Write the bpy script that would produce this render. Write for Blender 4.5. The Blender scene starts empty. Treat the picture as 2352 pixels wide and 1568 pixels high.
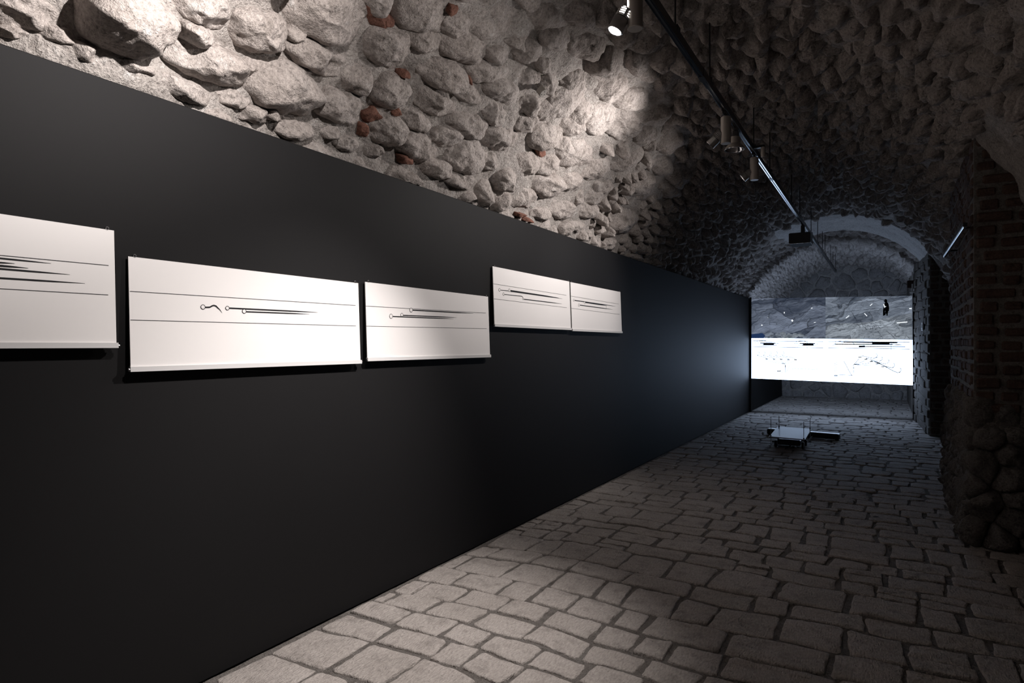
import bpy, math, random
import numpy as np
from mathutils import Vector, Matrix

random.seed(7)
rng = np.random.default_rng(7)
scene = bpy.context.scene
C = scene.collection

# ------------------------------------------------------------------ camera
F_PX, VPX, HORIZON = 1450.0, 2033.0, 791.0
CAM_H = 1.479
TH = math.atan((VPX - 1176.0) / F_PX)
SN, CS = math.sin(TH), math.cos(TH)
cam_d = bpy.data.cameras.new('camera')
cam_d.sensor_width = 36.0
cam_d.lens = F_PX / 2352.0 * 36.0
cam_d.shift_y = (HORIZON - 784.0) / 2352.0
cam_d.clip_start = 0.02
cam = bpy.data.objects.new('camera', cam_d)
cam.location = (0, 0, CAM_H)
cam.rotation_euler = (math.radians(90), 0, TH)
C.objects.link(cam)
scene.camera = cam

# ------------------------------------------------------------------ world, exposure
w = bpy.data.worlds.new('world')
scene.world = w
w.use_nodes = True
w.node_tree.nodes['Background'].inputs[0].default_value = (0, 0, 0, 1)
w.node_tree.nodes['Background'].inputs[1].default_value = 0.0
scene.view_settings.view_transform = 'Standard'
scene.view_settings.look = 'None'
scene.view_settings.gamma = 1.0
scene.view_settings.exposure = 0.0
scene.view_settings.use_curve_mapping = False
scene.cycles.use_denoising = True
scene.cycles.max_bounces = 6
scene.cycles.diffuse_bounces = 3
scene.cycles.glossy_bounces = 3
scene.cycles.caustics_reflective = False
scene.cycles.caustics_refractive = False
scene.cycles.use_adaptive_sampling = True
scene.cycles.adaptive_threshold = 0.04
scene.cycles.adaptive_min_samples = 16
scene.cycles.sample_clamp_indirect = 4.0

LAMP_RGB = (1.0, 0.935, 0.90)
# position of the lamp mouth, aim point, wide power, beam power
SPOTS = {
    'overhead': dict(y=1.50, axis=(-0.76, -0.02, -0.62), wide=180, beam=98, cone=98, out=(-.93, -.18, .16), ocone=118, vent=0),
    'near':     dict(y=2.90, axis=(-0.40, -0.22, -0.89), wide=27, beam=365, cone=74, out=(-.90, -.05, -.22), ocone=168, vent=1.8),
    'mid':      dict(y=4.90, axis=(-0.74, 0.02, -0.62), wide=118, beam=26, cone=92, out=(-.88, -.34, -.12), ocone=128, vent=1),
    'far':      dict(y=6.10, axis=(-0.75, -0.08, -0.56), wide=30, beam=92, cone=80, out=(-.78, -.25, -.50), ocone=160, vent=0),
}
SCREEN_WHITE = 5.8
SCREEN_BACK = 2.6

# ------------------------------------------------------------------ helpers
def ray(px, py):
    a = (px - 1176.0) / F_PX
    b = -(py - HORIZON) / F_PX
    return np.array([-SN + a * CS, CS + a * SN, b])

def at_x(px, py, X):
    d = ray(px, py); t = X / d[0]
    return np.array([X, d[1] * t, CAM_H + d[2] * t])

def at_y(px, py, Y):
    d = ray(px, py); t = Y / d[1]
    return np.array([d[0] * t, Y, CAM_H + d[2] * t])

def project(p):
    p = np.atleast_2d(p)
    xc = p[:, 0] * CS + p[:, 1] * SN
    dd = -p[:, 0] * SN + p[:, 1] * CS
    dd = np.where(np.abs(dd) < 1e-6, 1e-6, dd)
    return np.stack([1176 + F_PX * xc / dd, HORIZON - F_PX * (p[:, 2] - CAM_H) / dd, dd], 1)

def _h(ix, iy, iz):
    n = (ix.astype(np.uint32) * np.uint32(374761393) + iy.astype(np.uint32) * np.uint32(668265263)
         + iz.astype(np.uint32) * np.uint32(2147483647 - 58)) 
    n = (n ^ (n >> np.uint32(13))) * np.uint32(1274126177)
    n = n ^ (n >> np.uint32(16))
    return n.astype(np.float64) / 4294967295.0 * 2 - 1

def vnoise(p):
    i = np.floor(p).astype(np.int64)
    f = p - i
    f = f * f * f * (f * (f * 6 - 15) + 10)
    i = i + 100000
    out = 0
    for dx in (0, 1):
        wx = f[:, 0] if dx else 1 - f[:, 0]
        for dy in (0, 1):
            wy = f[:, 1] if dy else 1 - f[:, 1]
            for dz in (0, 1):
                wz = f[:, 2] if dz else 1 - f[:, 2]
                out = out + wx * wy * wz * _h(i[:, 0] + dx, i[:, 1] + dy, i[:, 2] + dz)
    return out

def fbm(p, octaves=3, gain=0.5):
    o, a = 0, 1.0
    for k in range(octaves):
        o = o + a * vnoise(p * (2.03 ** k) + 17.3 * k)
        a *= gain
    return o

def raw_mesh(name, verts, faces, smooth=False):
    me = bpy.data.meshes.new(name)
    me.from_pydata([tuple(map(float, v)) for v in verts], [], [tuple(map(int, f)) for f in faces])
    if smooth:
        me.shade_smooth()
    me.update()
    return me

def big_mesh(name, verts, quads, tris=None, smooth=True):
    """numpy fast path: quads (n,4), tris (m,3)"""
    me = bpy.data.meshes.new(name)
    verts = np.asarray(verts, dtype=np.float32)
    nq = len(quads); nt = 0 if tris is None else len(tris)
    me.vertices.add(len(verts)); me.vertices.foreach_set('co', verts.ravel())
    loops = np.concatenate([np.asarray(quads, np.int32).ravel()] + ([np.asarray(tris, np.int32).ravel()] if nt else []))
    me.loops.add(len(loops)); me.loops.foreach_set('vertex_index', loops)
    me.polygons.add(nq + nt)
    starts = np.concatenate([np.arange(nq) * 4, nq * 4 + np.arange(nt) * 3]).astype(np.int32)
    me.polygons.foreach_set('loop_start', starts)
    me.polygons.foreach_set('loop_total', np.concatenate([np.full(nq, 4), np.full(nt, 3)]).astype(np.int32))
    me.update(calc_edges=True)
    if smooth:
        me.shade_smooth()
    return me

def link(name, me, mat, parent=None, loc=(0, 0, 0)):
    o = bpy.data.objects.new(name, me)
    C.objects.link(o)
    o.location = loc
    if mat is not None and me is not None and len(me.materials) == 0:
        me.materials.append(mat)
    if parent is not None:
        o.parent = parent
    return o

def tag(o, label=None, cat=None, group=None, kind=None):
    if label: o['label'] = label
    if cat: o['category'] = cat
    if group: o['group'] = group
    if kind: o['kind'] = kind
    return o

def thing(name, loc, label, cat, group=None):
    o = bpy.data.objects.new(name, None)
    C.objects.link(o)
    o.location = loc
    o.empty_display_size = 0.05
    return tag(o, label, cat, group)

class MB:
    """collects boxes / tubes / ribbons in world coordinates, built as one mesh"""
    def __init__(self): self.v = []; self.f = []
    def add(self, vs, fs):
        b = len(self.v)
        self.v += [np.asarray(x, float) for x in vs]
        self.f += [tuple(i + b for i in f) for f in fs]
        return self
    def box(self, x0, x1, y0, y1, z0, z1, bev=0.0):
        if bev <= 0:
            vs = [(x, y, z) for z in (z0, z1) for y in (y0, y1) for x in (x0, x1)]
            return self.add(vs, [(0, 2, 3, 1), (4, 5, 7, 6), (0, 1, 5, 4), (2, 6, 7, 3), (0, 4, 6, 2), (1, 3, 7, 5)])
        c = np.array([(x0 + x1) / 2, (y0 + y1) / 2, (z0 + z1) / 2]); h = np.array([(x1 - x0) / 2, (y1 - y0) / 2, (z1 - z0) / 2])
        return self.bbox(c, h, np.eye(3), bev)
    def bbox(self, c, h, R, bev):
        """chamfered box, half size h, rotation R (columns = axes)"""
        vs = []; idx = {}
        for ax in range(3):
            for s in (-1, 1):
                a, b = [(1, 2), (2, 0), (0, 1)][ax]
                for (u, v) in ((-1, -1), (1, -1), (1, 1), (-1, 1)):
                    p = np.zeros(3); p[ax] = s * h[ax]; p[a] = u * (h[a] - bev); p[b] = v * (h[b] - bev)
                    sg = np.zeros(3, int); sg[ax] = s; sg[a] = u; sg[b] = v
                    idx[(ax, tuple(sg))] = len(vs); vs.append(c + R @ p)
        fs = []
        for ax in range(3):
            a, b = [(1, 2), (2, 0), (0, 1)][ax]
            for s in (-1, 1):
                q = []
                for (u, v) in ((-1, -1), (1, -1), (1, 1), (-1, 1)):
                    sg = [0, 0, 0]; sg[ax] = s; sg[a] = u; sg[b] = v
                    q.append(idx[(ax, tuple(sg))])
                fs.append(tuple(q) if s > 0 else tuple(q[::-1]))
        for ax in range(3):            # edges parallel to ax
            a, b = [(1, 2), (2, 0), (0, 1)][ax]
            for u in (-1, 1):
                for v in (-1, 1):
                    s0 = [0, 0, 0]; s0[a] = u; s0[b] = v; s1 = list(s0); s0[ax] = -1; s1[ax] = 1
                    q = [idx[(a, tuple(s0))], idx[(a, tuple(s1))], idx[(b, tuple(s1))], idx[(b, tuple(s0))]]
                    fs.append(tuple(q) if u * v < 0 else tuple(q[::-1]))
        for sx in (-1, 1):
            for sy in (-1, 1):
                for sz in (-1, 1):
                    sg = (sx, sy, sz)
                    q = (idx[(0, sg)], idx[(1, sg)], idx[(2, sg)])
                    fs.append(q if sx * sy * sz > 0 else q[::-1])
        return self.add(vs, fs)
    def tube(self, p0, p1, r0, r1=None, n=16, cap=True):
        r1 = r0 if r1 is None else r1
        p0 = np.array(p0, float); p1 = np.array(p1, float)
        d = p1 - p0; d /= np.linalg.norm(d)
        a = np.cross(d, [0, 0, 1] if abs(d[2]) < .9 else [1, 0, 0]); a /= np.linalg.norm(a); b = np.cross(d, a)
        vs = []
        for p, r in ((p0, r0), (p1, r1)):
            for k in range(n):
                t = 2 * math.pi * k / n
                vs.append(p + r * (math.cos(t) * a + math.sin(t) * b))
        fs = [(k, (k + 1) % n, n + (k + 1) % n, n + k) for k in range(n)]
        if cap: fs += [tuple(range(n))[::-1], tuple(range(n, 2 * n))]
        return self.add(vs, fs)
    def lathe(self, p0, d, prof, n=24):
        """prof: list of (distance along d, radius)"""
        p0 = np.array(p0, float); d = np.array(d, float); d /= np.linalg.norm(d)
        a = np.cross(d, [0, 0, 1] if abs(d[2]) < .9 else [1, 0, 0]); a /= np.linalg.norm(a); b = np.cross(d, a)
        vs = []
        for (t, r) in prof:
            for k in range(n):
                q = 2 * math.pi * k / n
                vs.append(p0 + d * t + max(r, 1e-4) * (math.cos(q) * a + math.sin(q) * b))
        fs = []
        for j in range(len(prof) - 1):
            for k in range(n):
                fs.append((j * n + k, j * n + (k + 1) % n, (j + 1) * n + (k + 1) % n, (j + 1) * n + k))
        return self.add(vs, fs)
    def torus(self, c, nrm, R, r, n=16, m=6):
        c = np.array(c, float); d = np.array(nrm, float); d /= np.linalg.norm(d)
        a = np.cross(d, [0, 0, 1] if abs(d[2]) < .9 else [1, 0, 0]); a /= np.linalg.norm(a); b = np.cross(d, a)
        vs = []
        for i in range(n):
            t = 2 * math.pi * i / n; e = math.cos(t) * a + math.sin(t) * b
            for j in range(m):
                s = 2 * math.pi * j / m
                vs.append(c + e * (R + r * math.cos(s)) + d * r * math.sin(s))
        fs = [(i * m + j, ((i + 1) % n) * m + j, ((i + 1) % n) * m + (j + 1) % m, i * m + (j + 1) % m) for i in range(n) for j in range(m)]
        return self.add(vs, fs)
    def ribbon(self, pts, widths, nrm, thick=0.0):
        """flat ink stroke through 3D points on a plane with normal nrm"""
        pts = [np.array(p, float) for p in pts]; nrm = np.array(nrm, float); nrm /= np.linalg.norm(nrm)
        if np.isscalar(widths): widths = [widths] * len(pts)
        L = []
        for i, p in enumerate(pts):
            t = (pts[min(i + 1, len(pts) - 1)] - pts[max(i - 1, 0)]); t /= (np.linalg.norm(t) + 1e-9)
            s = np.cross(nrm, t)
            L.append((p + s * widths[i] / 2, p - s * widths[i] / 2))
        vs = [q for pr in L for q in pr]
        fs = [(2 * i, 2 * i + 1, 2 * i + 3, 2 * i + 2) for i in range(len(pts) - 1)]
        return self.add(vs, fs)
    def poly(self, pts):
        return self.add(pts, [tuple(range(len(pts)))])
    def build(self, name, mat, parent=None, loc=None, smooth=False):
        base = np.array(loc if loc is not None else (parent.location if parent is not None else (0, 0, 0)), float)
        if parent is not None and parent.parent is not None and loc is None:
            base = np.array(parent.matrix_world_loc) if hasattr(parent, 'matrix_world_loc') else world_loc(parent)
        vs = [v - base for v in self.v]
        me = raw_mesh(name, vs, self.f, False)
        if smooth:
            me.shade_smooth()
            try: me.set_sharp_from_angle(angle=math.radians(35))
            except Exception: pass
        o = link(name, me, mat, parent)
        if parent is None: o.location = tuple(base)
        return o

def world_loc(o):
    p = np.array(o.location, float)
    while o.parent is not None:
        o = o.parent
        p = p + np.array(o.location, float)
    return p

# ------------------------------------------------------------------ materials
class NT:
    def __init__(self, name):
        self.m = bpy.data.materials.new(name); self.m.use_nodes = True
        self.t = self.m.node_tree; self.n = self.t.nodes; self.l = self.t.links
        self.bsdf = self.n['Principled BSDF']
    def new(self, kind, **kw):
        nd = self.n.new(kind)
        for k, v in kw.items():
            if k in nd.inputs: nd.inputs[k].default_value = v
            else: setattr(nd, k, v)
        return nd
    def link(self, a, b): self.l.new(a, b)
    def noise(self, vec, scale, detail=4, rough=.55, dist=0.0):
        nd = self.new('ShaderNodeTexNoise')
        nd.inputs['Scale'].default_value = scale; nd.inputs['Detail'].default_value = detail
        nd.inputs['Roughness'].default_value = rough; nd.inputs['Distortion'].default_value = dist
        if vec is not None: self.link(vec, nd.inputs['Vector'])
        return nd.outputs['Fac']
    def ramp(self, fac, stops, interp='LINEAR'):
        nd = self.new('ShaderNodeValToRGB'); nd.color_ramp.interpolation = interp
        el = nd.color_ramp.elements
        while len(el) < len(stops): el.new(0.5)
        for e, (p, c) in zip(el, stops):
            e.position = p; e.color = (c[0], c[1], c[2], 1) if not np.isscalar(c) else (c, c, c, 1)
        self.link(fac, nd.inputs['Fac'])
        return nd.outputs['Color']
    def mix(self, fac, a, b, mode='MIX'):
        nd = self.new('ShaderNodeMix', data_type='RGBA', blend_type=mode)
        for sock, v in ((nd.inputs[0], fac), (nd.inputs[6], a), (nd.inputs[7], b)):
            if isinstance(v, (tuple, list)): sock.default_value = (v[0], v[1], v[2], 1)
            elif np.isscalar(v): sock.default_value = v
            else: self.link(v, sock)
        return nd.outputs[2]
    def math(self, op, a, b=0.0):
        nd = self.new('ShaderNodeMath', operation=op)
        for s, v in ((nd.inputs[0], a), (nd.inputs[1], b)):
            if np.isscalar(v): s.default_value = v
            else: self.link(v, s)
        return nd.outputs[0]
    def bump(self, height, strength=.5, dist=.02, normal=None):
        nd = self.new('ShaderNodeBump'); nd.inputs['Strength'].default_value = strength; nd.inputs['Distance'].default_value = dist
        self.link(height, nd.inputs['Height'])
        if normal is not None: self.link(normal, nd.inputs['Normal'])
        return nd.outputs['Normal']
    def pos(self):
        return self.new('ShaderNodeNewGeometry').outputs['Position']
    def mapped(self, vec, scale=(1, 1, 1), rot=(0, 0, 0)):
        nd = self.new('ShaderNodeMapping'); nd.inputs['Scale'].default_value = scale; nd.inputs['Rotation'].default_value = rot
        self.link(vec, nd.inputs['Vector']); return nd.outputs['Vector']
    def setup(self, color=None, rough=.8, metal=0.0, spec=.3, normal=None):
        b = self.bsdf
        if color is not None:
            if isinstance(color, (tuple, list)): b.inputs['Base Color'].default_value = (*color[:3], 1)
            else: self.link(color, b.inputs['Base Color'])
        if np.isscalar(rough): b.inputs['Roughness'].default_value = rough
        else: self.link(rough, b.inputs['Roughness'])
        b.inputs['Metallic'].default_value = metal
        b.inputs['Specular IOR Level'].default_value = spec
        if normal is not None: self.link(normal, b.inputs['Normal'])
        return self.m

def plain(name, col, rough=.5, metal=0.0, spec=.4, bump=0.0, bscale=200):
    t = NT(name)
    nrm = t.bump(t.noise(t.pos(), bscale, 3), bump, .002) if bump else None
    return t.setup(col, rough, metal, spec, nrm)

def emit(name, col, strength):
    t = NT(name)
    t.bsdf.inputs['Base Color'].default_value = (0, 0, 0, 1)
    t.bsdf.inputs['Emission Color'].default_value = (*col, 1)
    t.bsdf.inputs['Emission Strength'].default_value = strength
    return t.m

def stone_material(name, base, dark, light, lime, scale=1.0, bump=1.0, lime_amt=.62):
    t = NT(name)
    p = t.pos()
    big = t.noise(p, 2.6 * scale, 1, .6)
    mid = t.noise(p, 11 * scale, 4, .7)
    fine = t.noise(p, 60 * scale, 4, .75)
    grit = fine
    c = t.mix(t.ramp(big, [(.3, 0.), (.72, 1.)]), base, light)
    c = t.mix(t.ramp(mid, [(.28, 1.), (.48, 0.)]), c, dark)
    c = t.mix(t.math('MULTIPLY', t.ramp(mid, [(lime_amt, 0.), (lime_amt + .1, 1.)]), .75), c, lime)
    sp = t.ramp(grit, [(.26, .10), (.40, .72), (.54, 1.0), (.78, 1.4)])
    c = t.mix(.9, c, sp, 'MULTIPLY')
    hh = t.math('ADD', t.math('MULTIPLY', mid, .030), t.math('MULTIPLY', fine, .016))
    return t.setup(c, .92, 0, .15, t.bump(hh, min(1.0, .9 * bump), 1.0))

M = {}
M['stone'] = stone_material('rubble_stone', (.40, .355, .33), (.25, .22, .20), (.47, .425, .40), (.60, .57, .55))
M['mortar'] = stone_material('lime_mortar', (.41, .375, .35), (.27, .24, .22), (.48, .44, .415), (.62, .59, .57), 1.2, 1.1, .58)
M['plaster'] = stone_material('plaster_band', (.42, .40, .39), (.30, .28, .27), (.47, .45, .44), (.52, .51, .50), .6, .35, .66)
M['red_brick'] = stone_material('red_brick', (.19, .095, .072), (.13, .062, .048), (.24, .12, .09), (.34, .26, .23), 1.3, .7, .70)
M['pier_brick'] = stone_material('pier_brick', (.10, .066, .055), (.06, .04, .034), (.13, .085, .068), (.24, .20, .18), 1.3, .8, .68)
M['pier_mortar'] = stone_material('pier_mortar', (.22, .20, .18), (.14, .125, .11), (.27, .245, .225), (.34, .32, .30), 1.5, 1.2, .62)
M['wall_stone'] = stone_material('end_wall_stone', (.29, .27, .26), (.19, .175, .165), (.36, .335, .325), (.43, .41, .40), .9, .8, .66)

M['pier_rubble'] = stone_material('pier_rubble', (.175, .16, .148), (.11, .10, .092), (.22, .20, .185), (.30, .28, .265), 1.2, 1.1, .64)
def paving_material():
    t = NT('paving_stone')
    p = t.pos()
    big = t.noise(p, 1.9, 1, .6)
    mid = t.noise(p, 9, 4, .65)
    fine = t.noise(p, 85, 3, .7)
    tl = t.noise(t.mapped(p, (120, 36, 60), (0, 0, .6)), 1.0, 2, .6, .25)
    c = t.mix(t.ramp(big, [(.3, 0.), (.7, 1.)]), (.37, .335, .31), (.45, .41, .385))
    c = t.mix(t.ramp(mid, [(.3, 1.), (.5, 0.)]), c, (.29, .262, .242))
    c = t.mix(t.math('MULTIPLY', t.ramp(fine, [(.28, 1.), (.37, 0.)]), .6), c, (.11, .098, .09))
    c = t.mix(.8, c, t.ramp(tl, [(.25, .66), (.75, 1.2)]), 'MULTIPLY')
    hh = t.math('ADD', t.math('ADD', t.math('MULTIPLY', mid, .012), t.math('MULTIPLY', tl, .008)), t.math('MULTIPLY', fine, .006))
    return t.setup(c, .82, 0, .25, t.bump(hh, .9, 1.0))
M['paving'] = paving_material()
M['sand_joint'] = stone_material('sand_joint', (.20, .18, .165), (.13, .115, .105), (.25, .23, .215), (.32, .30, .28), 2.0, 1.0, .66)

def partition_material():
    t = NT('matt_black_paint')
    p = t.pos()
    n = t.noise(p, 260, 2, .5)
    f = t.noise(p, 1.3, 3)
    c = t.mix(f, (.0094, .0091, .0096), (.0118, .0114, .0121))
    return t.setup(c, .66, 0, .13, t.bump(n, .08, .001))
M['partition'] = partition_material()
M['board'] = plain('white_board', (.80, .775, .765), .55, 0, .3)
M['acrylic'] = plain('clear_acrylic_rail', (.66, .65, .65), .18, 0, .6)
M['steel'] = plain('bright_steel', (.62, .62, .63), .25, 1.0, .5)
M['ink'] = plain('black_ink', (.012, .012, .014), .6, 0, .2)
M['ink_grey'] = plain('grey_ink', (.05, .05, .055), .6, 0, .2)
M['track_black'] = plain('black_track', (.012, .012, .013), .38, 0, .5)
M['track_rail'] = plain('track_conductor_metal', (.40, .42, .46), .16, 1.0, .5)
M['lamp_grey'] = plain('lamp_warm_grey', (.36, .33, .30), .42, .15, .4)
M['lamp_alu'] = plain('lamp_aluminium', (.45, .44, .43), .3, .85, .5)
M['lamp_glow'] = emit('lamp_face', (1.0, .95, .96), 14.0)
M['lamp_slot'] = emit('lamp_slot_light', (1.0, .94, .90), 5.0)
M['glass'] = plain('lamp_glass', (.55, .55, .58), .05, .9, .6)
M['black_plastic'] = plain('black_plastic', (.012, .012, .013), .42, 0, .4)
M['matt_black'] = plain('matt_black', (.01, .01, .011), .85, 0, .1)
M['dark_grey'] = plain('projector_housing', (.075, .072, .07), .5, 0, .35)
M['plate_white'] = plain('plate_satin_grey', (.34, .34, .35), .36, 0, .4)
M['chrome'] = plain('chrome', (.75, .75, .77), .12, 1.0, .5)
M['gloss_white'] = plain('gloss_white_lid', (.75, .76, .80), .16, 0, .7)
M['white_plastic'] = plain('white_plastic', (.7, .7, .7), .4, 0, .4)
M['brown_box'] = plain('dark_red_brown', (.05, .025, .022), .5, 0, .3)

# ------------------------------------------------------------------ vault surface
XC, SPR, RISE, AL, AR = -0.78, 1.9, 1.82, 2.0, 1.75
_phi = np.linspace(math.pi, 0, 1601)
_vx = XC + np.where(np.cos(_phi) < 0, AL, AR) * np.cos(_phi)
_vz = SPR + RISE * np.sin(_phi)
_s = np.concatenate([[0], np.cumsum(np.hypot(np.diff(_vx), np.diff(_vz)))])
S_MAX = _s[-1]
_tx, _tz = np.gradient(_vx, _s), np.gradient(_vz, _s)
Y_END, Y_BACK = 19.8, -2.5

def vault_wave(s, y):
    return 0.035 * vnoise(np.stack([s * .9, y * .8, s * 0 + 3.3], 1)) + 0.018 * vnoise(np.stack([s * 2.3, y * 2.1, s * 0 + 8.1], 1))

def vault_map(s, y, h):
    x = np.interp(s, _s, _vx); z = np.interp(s, _s, _vz)
    tx = np.interp(s, _s, _tx); tz = np.interp(s, _s, _tz)
    L = np.hypot(tx, tz); tx, tz = tx / L, tz / L
    nx, nz = tz, -tx                                  # inward normal
    hh = h + vault_wave(s, y)
    X, Z = x + nx * hh, z + nz * hh
    X = np.where((Z < 2.515) & (x < -2), np.minimum(X, -2.66), X)      # nothing reaches through the partition
    return np.stack([X, y, Z], 1)

def px_to_vault(px, py):
    d = ray(px, py)
    def f(t):
        x, z = d[0] * t, CAM_H + d[2] * t
        a = AL if x < XC else AR
        return ((x - XC) / a) ** 2 + (max(z - SPR, 0) / RISE) ** 2 - 1
    lo, hi = .3, 30.0
    for _ in range(50):
        m = (lo + hi) / 2
        if f(m) > 0: hi = m
        else: lo = m
    t = (lo + hi) / 2
    x, y, z = d[0] * t, d[1] * t, CAM_H + d[2] * t
    a = AL if x < XC else AR
    ph = math.atan2((z - SPR) / RISE, (x - XC) / a)
    return float(np.interp(-ph, -_phi, _s)), y

# ------------------------------------------------------------------ generic stones on a mapped surface
def cell_polygon(i, P, R, neigh, box=None):
    """weighted Voronoi cell of site i (2D), by clipping"""
    c = P[i]; r = R[i] * 2.1
    poly = [c + r * np.array([math.cos(a), math.sin(a)]) for a in np.linspace(0, 2 * math.pi, 17)[:-1]]
    for j in neigh:
        d = P[j] - c; L = math.hypot(*d)
        if L < 1e-6: continue
        n = d / L; off = (L + R[i] - R[j]) / 2
        off = max(off, .25 * R[i])
        out = []
        for k in range(len(poly)):
            a, b = poly[k], poly[(k + 1) % len(poly)]
            fa, fb = (a - c) @ n - off, (b - c) @ n - off
            if fa <= 0: out.append(a)
            if fa * fb < 0: out.append(a + (b - a) * (fa / (fa - fb)))
        poly = out
        if len(poly) < 3: return None
    return np.array(poly)

def radial(poly, c, K, smooth):
    ang = np.arange(K) * 2 * math.pi / K
    dirs = np.stack([np.cos(ang), np.sin(ang)], 1)
    r = np.full(K, 1e9)
    A = poly - c; B = np.roll(poly, -1, 0) - c
    for a, b in zip(A, B):
        e = b - a
        den = dirs[:, 0] * e[1] - dirs[:, 1] * e[0]
        with np.errstate(divide='ignore', invalid='ignore'):
            t = (a[0] * e[1] - a[1] * e[0]) / den
            u = (a[0] * dirs[:, 1] - a[1] * dirs[:, 0]) / den
        ok = (t > 0) & (u >= -1e-6) & (u <= 1 + 1e-6)
        r = np.where(ok, np.minimum(r, t), r)
    r = np.where(r > 1e8, np.median(r[r < 1e8]) if (r < 1e8).any() else .05, r)
    for _ in range(smooth):
        r = (np.roll(r, 1) + 2 * r + np.roll(r, -1)) / 4
    return dirs, r

RINGS_XH = np.array([.1, .2, .3, .4, .5, .6, .69, .77, .84, .89, .93, .96, .98, .993, 1.0, 1.02])
RINGS_HI = np.array([.16, .32, .48, .62, .74, .83, .90, .95, .985, 1.0, 1.02])
RINGS_LO = np.array([.35, .62, .82, .94, 1.0, 1.03])

def stone_shape(poly, K, rings, H, gap, smooth=2, edge_pow=5.0, facets=5, rough=1.0, seed=0, sink=.035):
    """returns uv (n,2), h (n), weight for noise (n)"""
    r_ = np.random.default_rng(seed)
    c = poly.mean(0)
    dirs, r = radial(poly, c, K, smooth)
    rm = r.mean()
    r = np.maximum(r - gap, .35 * rm)
    wob = sum(r_.normal(0, .045 / (k ** .55)) * np.cos(k * np.arange(K) * 2 * math.pi / K + r_.uniform(0, 6.28)) for k in range(2, 13))
    r = r * (1 + wob * rough)
    rm = r.mean()
    uv = [c[None, :]]; rho = [np.zeros(1)]
    for q in rings:
        uv.append(c + dirs * (r * min(q, 1.02))[:, None]); rho.append(np.full(K, q))
    uv = np.concatenate(uv); rho = np.concatenate(rho)
    q = (uv - c) / rm
    fac = np.ones(len(uv))
    for _ in range(facets):
        a = r_.uniform(0, 2 * math.pi); sl = r_.uniform(.4, 1.3); cc = r_.uniform(1.0, 1.35)
        fac = np.minimum(fac, cc - sl * (q[:, 0] * math.cos(a) + q[:, 1] * math.sin(a)) * .8)
    tilt = r_.normal(0, .2 if facets else .0, 2)
    fac = np.clip(fac + q @ tilt, .4, 1.45)
    e = np.clip(1 - np.clip(rho, 0, 1) ** edge_pow, 0, 1) ** .5
    h = -sink + (H + sink) * e * fac
    h = np.where(rho > 1.0, -sink - .02, h)
    return uv, h, e

def ring_faces(K, R):
    tris = [(0, 1 + k, 1 + (k + 1) % K) for k in range(K)]
    quads = []
    for j in range(R - 1):
        a, b = 1 + j * K, 1 + (j + 1) * K
        quads += [(a + k, b + k, b + (k + 1) % K, a + (k + 1) % K) for k in range(K)]
    return np.array(quads), np.array(tris)

class StoneSet:
    """many stones on one mapped surface: biggest in view become objects, the rest one stuff part"""
    def __init__(self, mapping, flip=False, noise_amp=.010, noise_scale=9.0):
        self.map = mapping; self.items = []; self.flip = flip; self.amp = noise_amp; self.ns = noise_scale
    def add(self, poly, K, rings, H, gap, mat='stone', keep=False, name=None, **kw):
        uv, h, e = stone_shape(np.asarray(poly), K, rings, H, gap, seed=len(self.items) + 11, **kw)
        self.items.append(dict(uv=uv, h=h, e=e, K=K, R=len(rings), mat=mat, keep=keep, name=name))
    def finish(self, parent, part_name, stuff_name, limit=300, visible=None, mats=None, min_px=0):
        if not self.items: return
        uv = np.concatenate([i['uv'] for i in self.items]); h = np.concatenate([i['h'] for i in self.items]); e = np.concatenate([i['e'] for i in self.items])
        z = np.zeros(len(uv))
        pp = np.stack([uv[:, 0] * self.ns, uv[:, 1] * self.ns, h * self.ns * .8 + 1.7], 1)
        nz = .85 * fbm(pp, 3, .55) + .55 * (1 - 2.2 * np.abs(vnoise(pp * 1.7 + 31))) + .35 * vnoise(pp * 4.1 + 5)
        h = h + self.amp * nz * (.35 + .65 * e) * np.where(h < -.03, 0, 1)
        P = self.map(uv[:, 0], uv[:, 1], h)
        off = np.cumsum([0] + [len(i['uv']) for i in self.items])
        areas = []
        for k, it in enumerate(self.items):
            p = P[off[k]:off[k + 1]]
            pr = project(p)
            cx, cy, dd = pr[0]
            rim = pr[1 + it['K'] * max(0, it['R'] - 3):1 + it['K'] * max(1, it['R'] - 2), :2]
            a = 0.0
            if (pr[:, 2] > .2).all():
                q = np.roll(rim, -1, 0); a = .5 * abs((rim[:, 0] * q[:, 1] - q[:, 0] * rim[:, 1]).sum())
                if cx < -60 or cx > 2412 or cy < -60 or cy > 1628: a *= .02
                if visible is not None and not visible(p[0], cx, cy): a *= .02
            areas.append(a if not it['keep'] else 1e9)
        order = np.argsort(areas)[::-1]
        single = set(int(k) for k in order[:limit] if areas[k] > min_px)
        base = world_loc(parent)
        fcache = {}
        rest_v, rest_q, rest_t, nv = [], [], [], 0
        for k, it in enumerate(self.items):
            key = (it['K'], it['R'])
            if key not in fcache:
                q, t = ring_faces(*key)
                if self.flip: q, t = q[:, ::-1], t[:, ::-1]
                fcache[key] = (q, t)
            q, t = fcache[key]
            p = P[off[k]:off[k + 1]]
            if k in single or it['keep']:
                c = p[0].copy()
                me = big_mesh(it['name'] or part_name, p - c, q, t)
                link(it['name'] or part_name, me, M[it['mat']], parent, tuple(c - base))
            else:
                rest_v.append(p); rest_q.append(q + nv); rest_t.append(t + nv); nv += len(p)
        if rest_v:
            me = big_mesh(stuff_name, np.concatenate(rest_v) - base, np.concatenate(rest_q), np.concatenate(rest_t))
            o = link(stuff_name, me, M[mats or self.items[0]['mat']], parent)
            o['kind'] = 'stuff'

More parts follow.
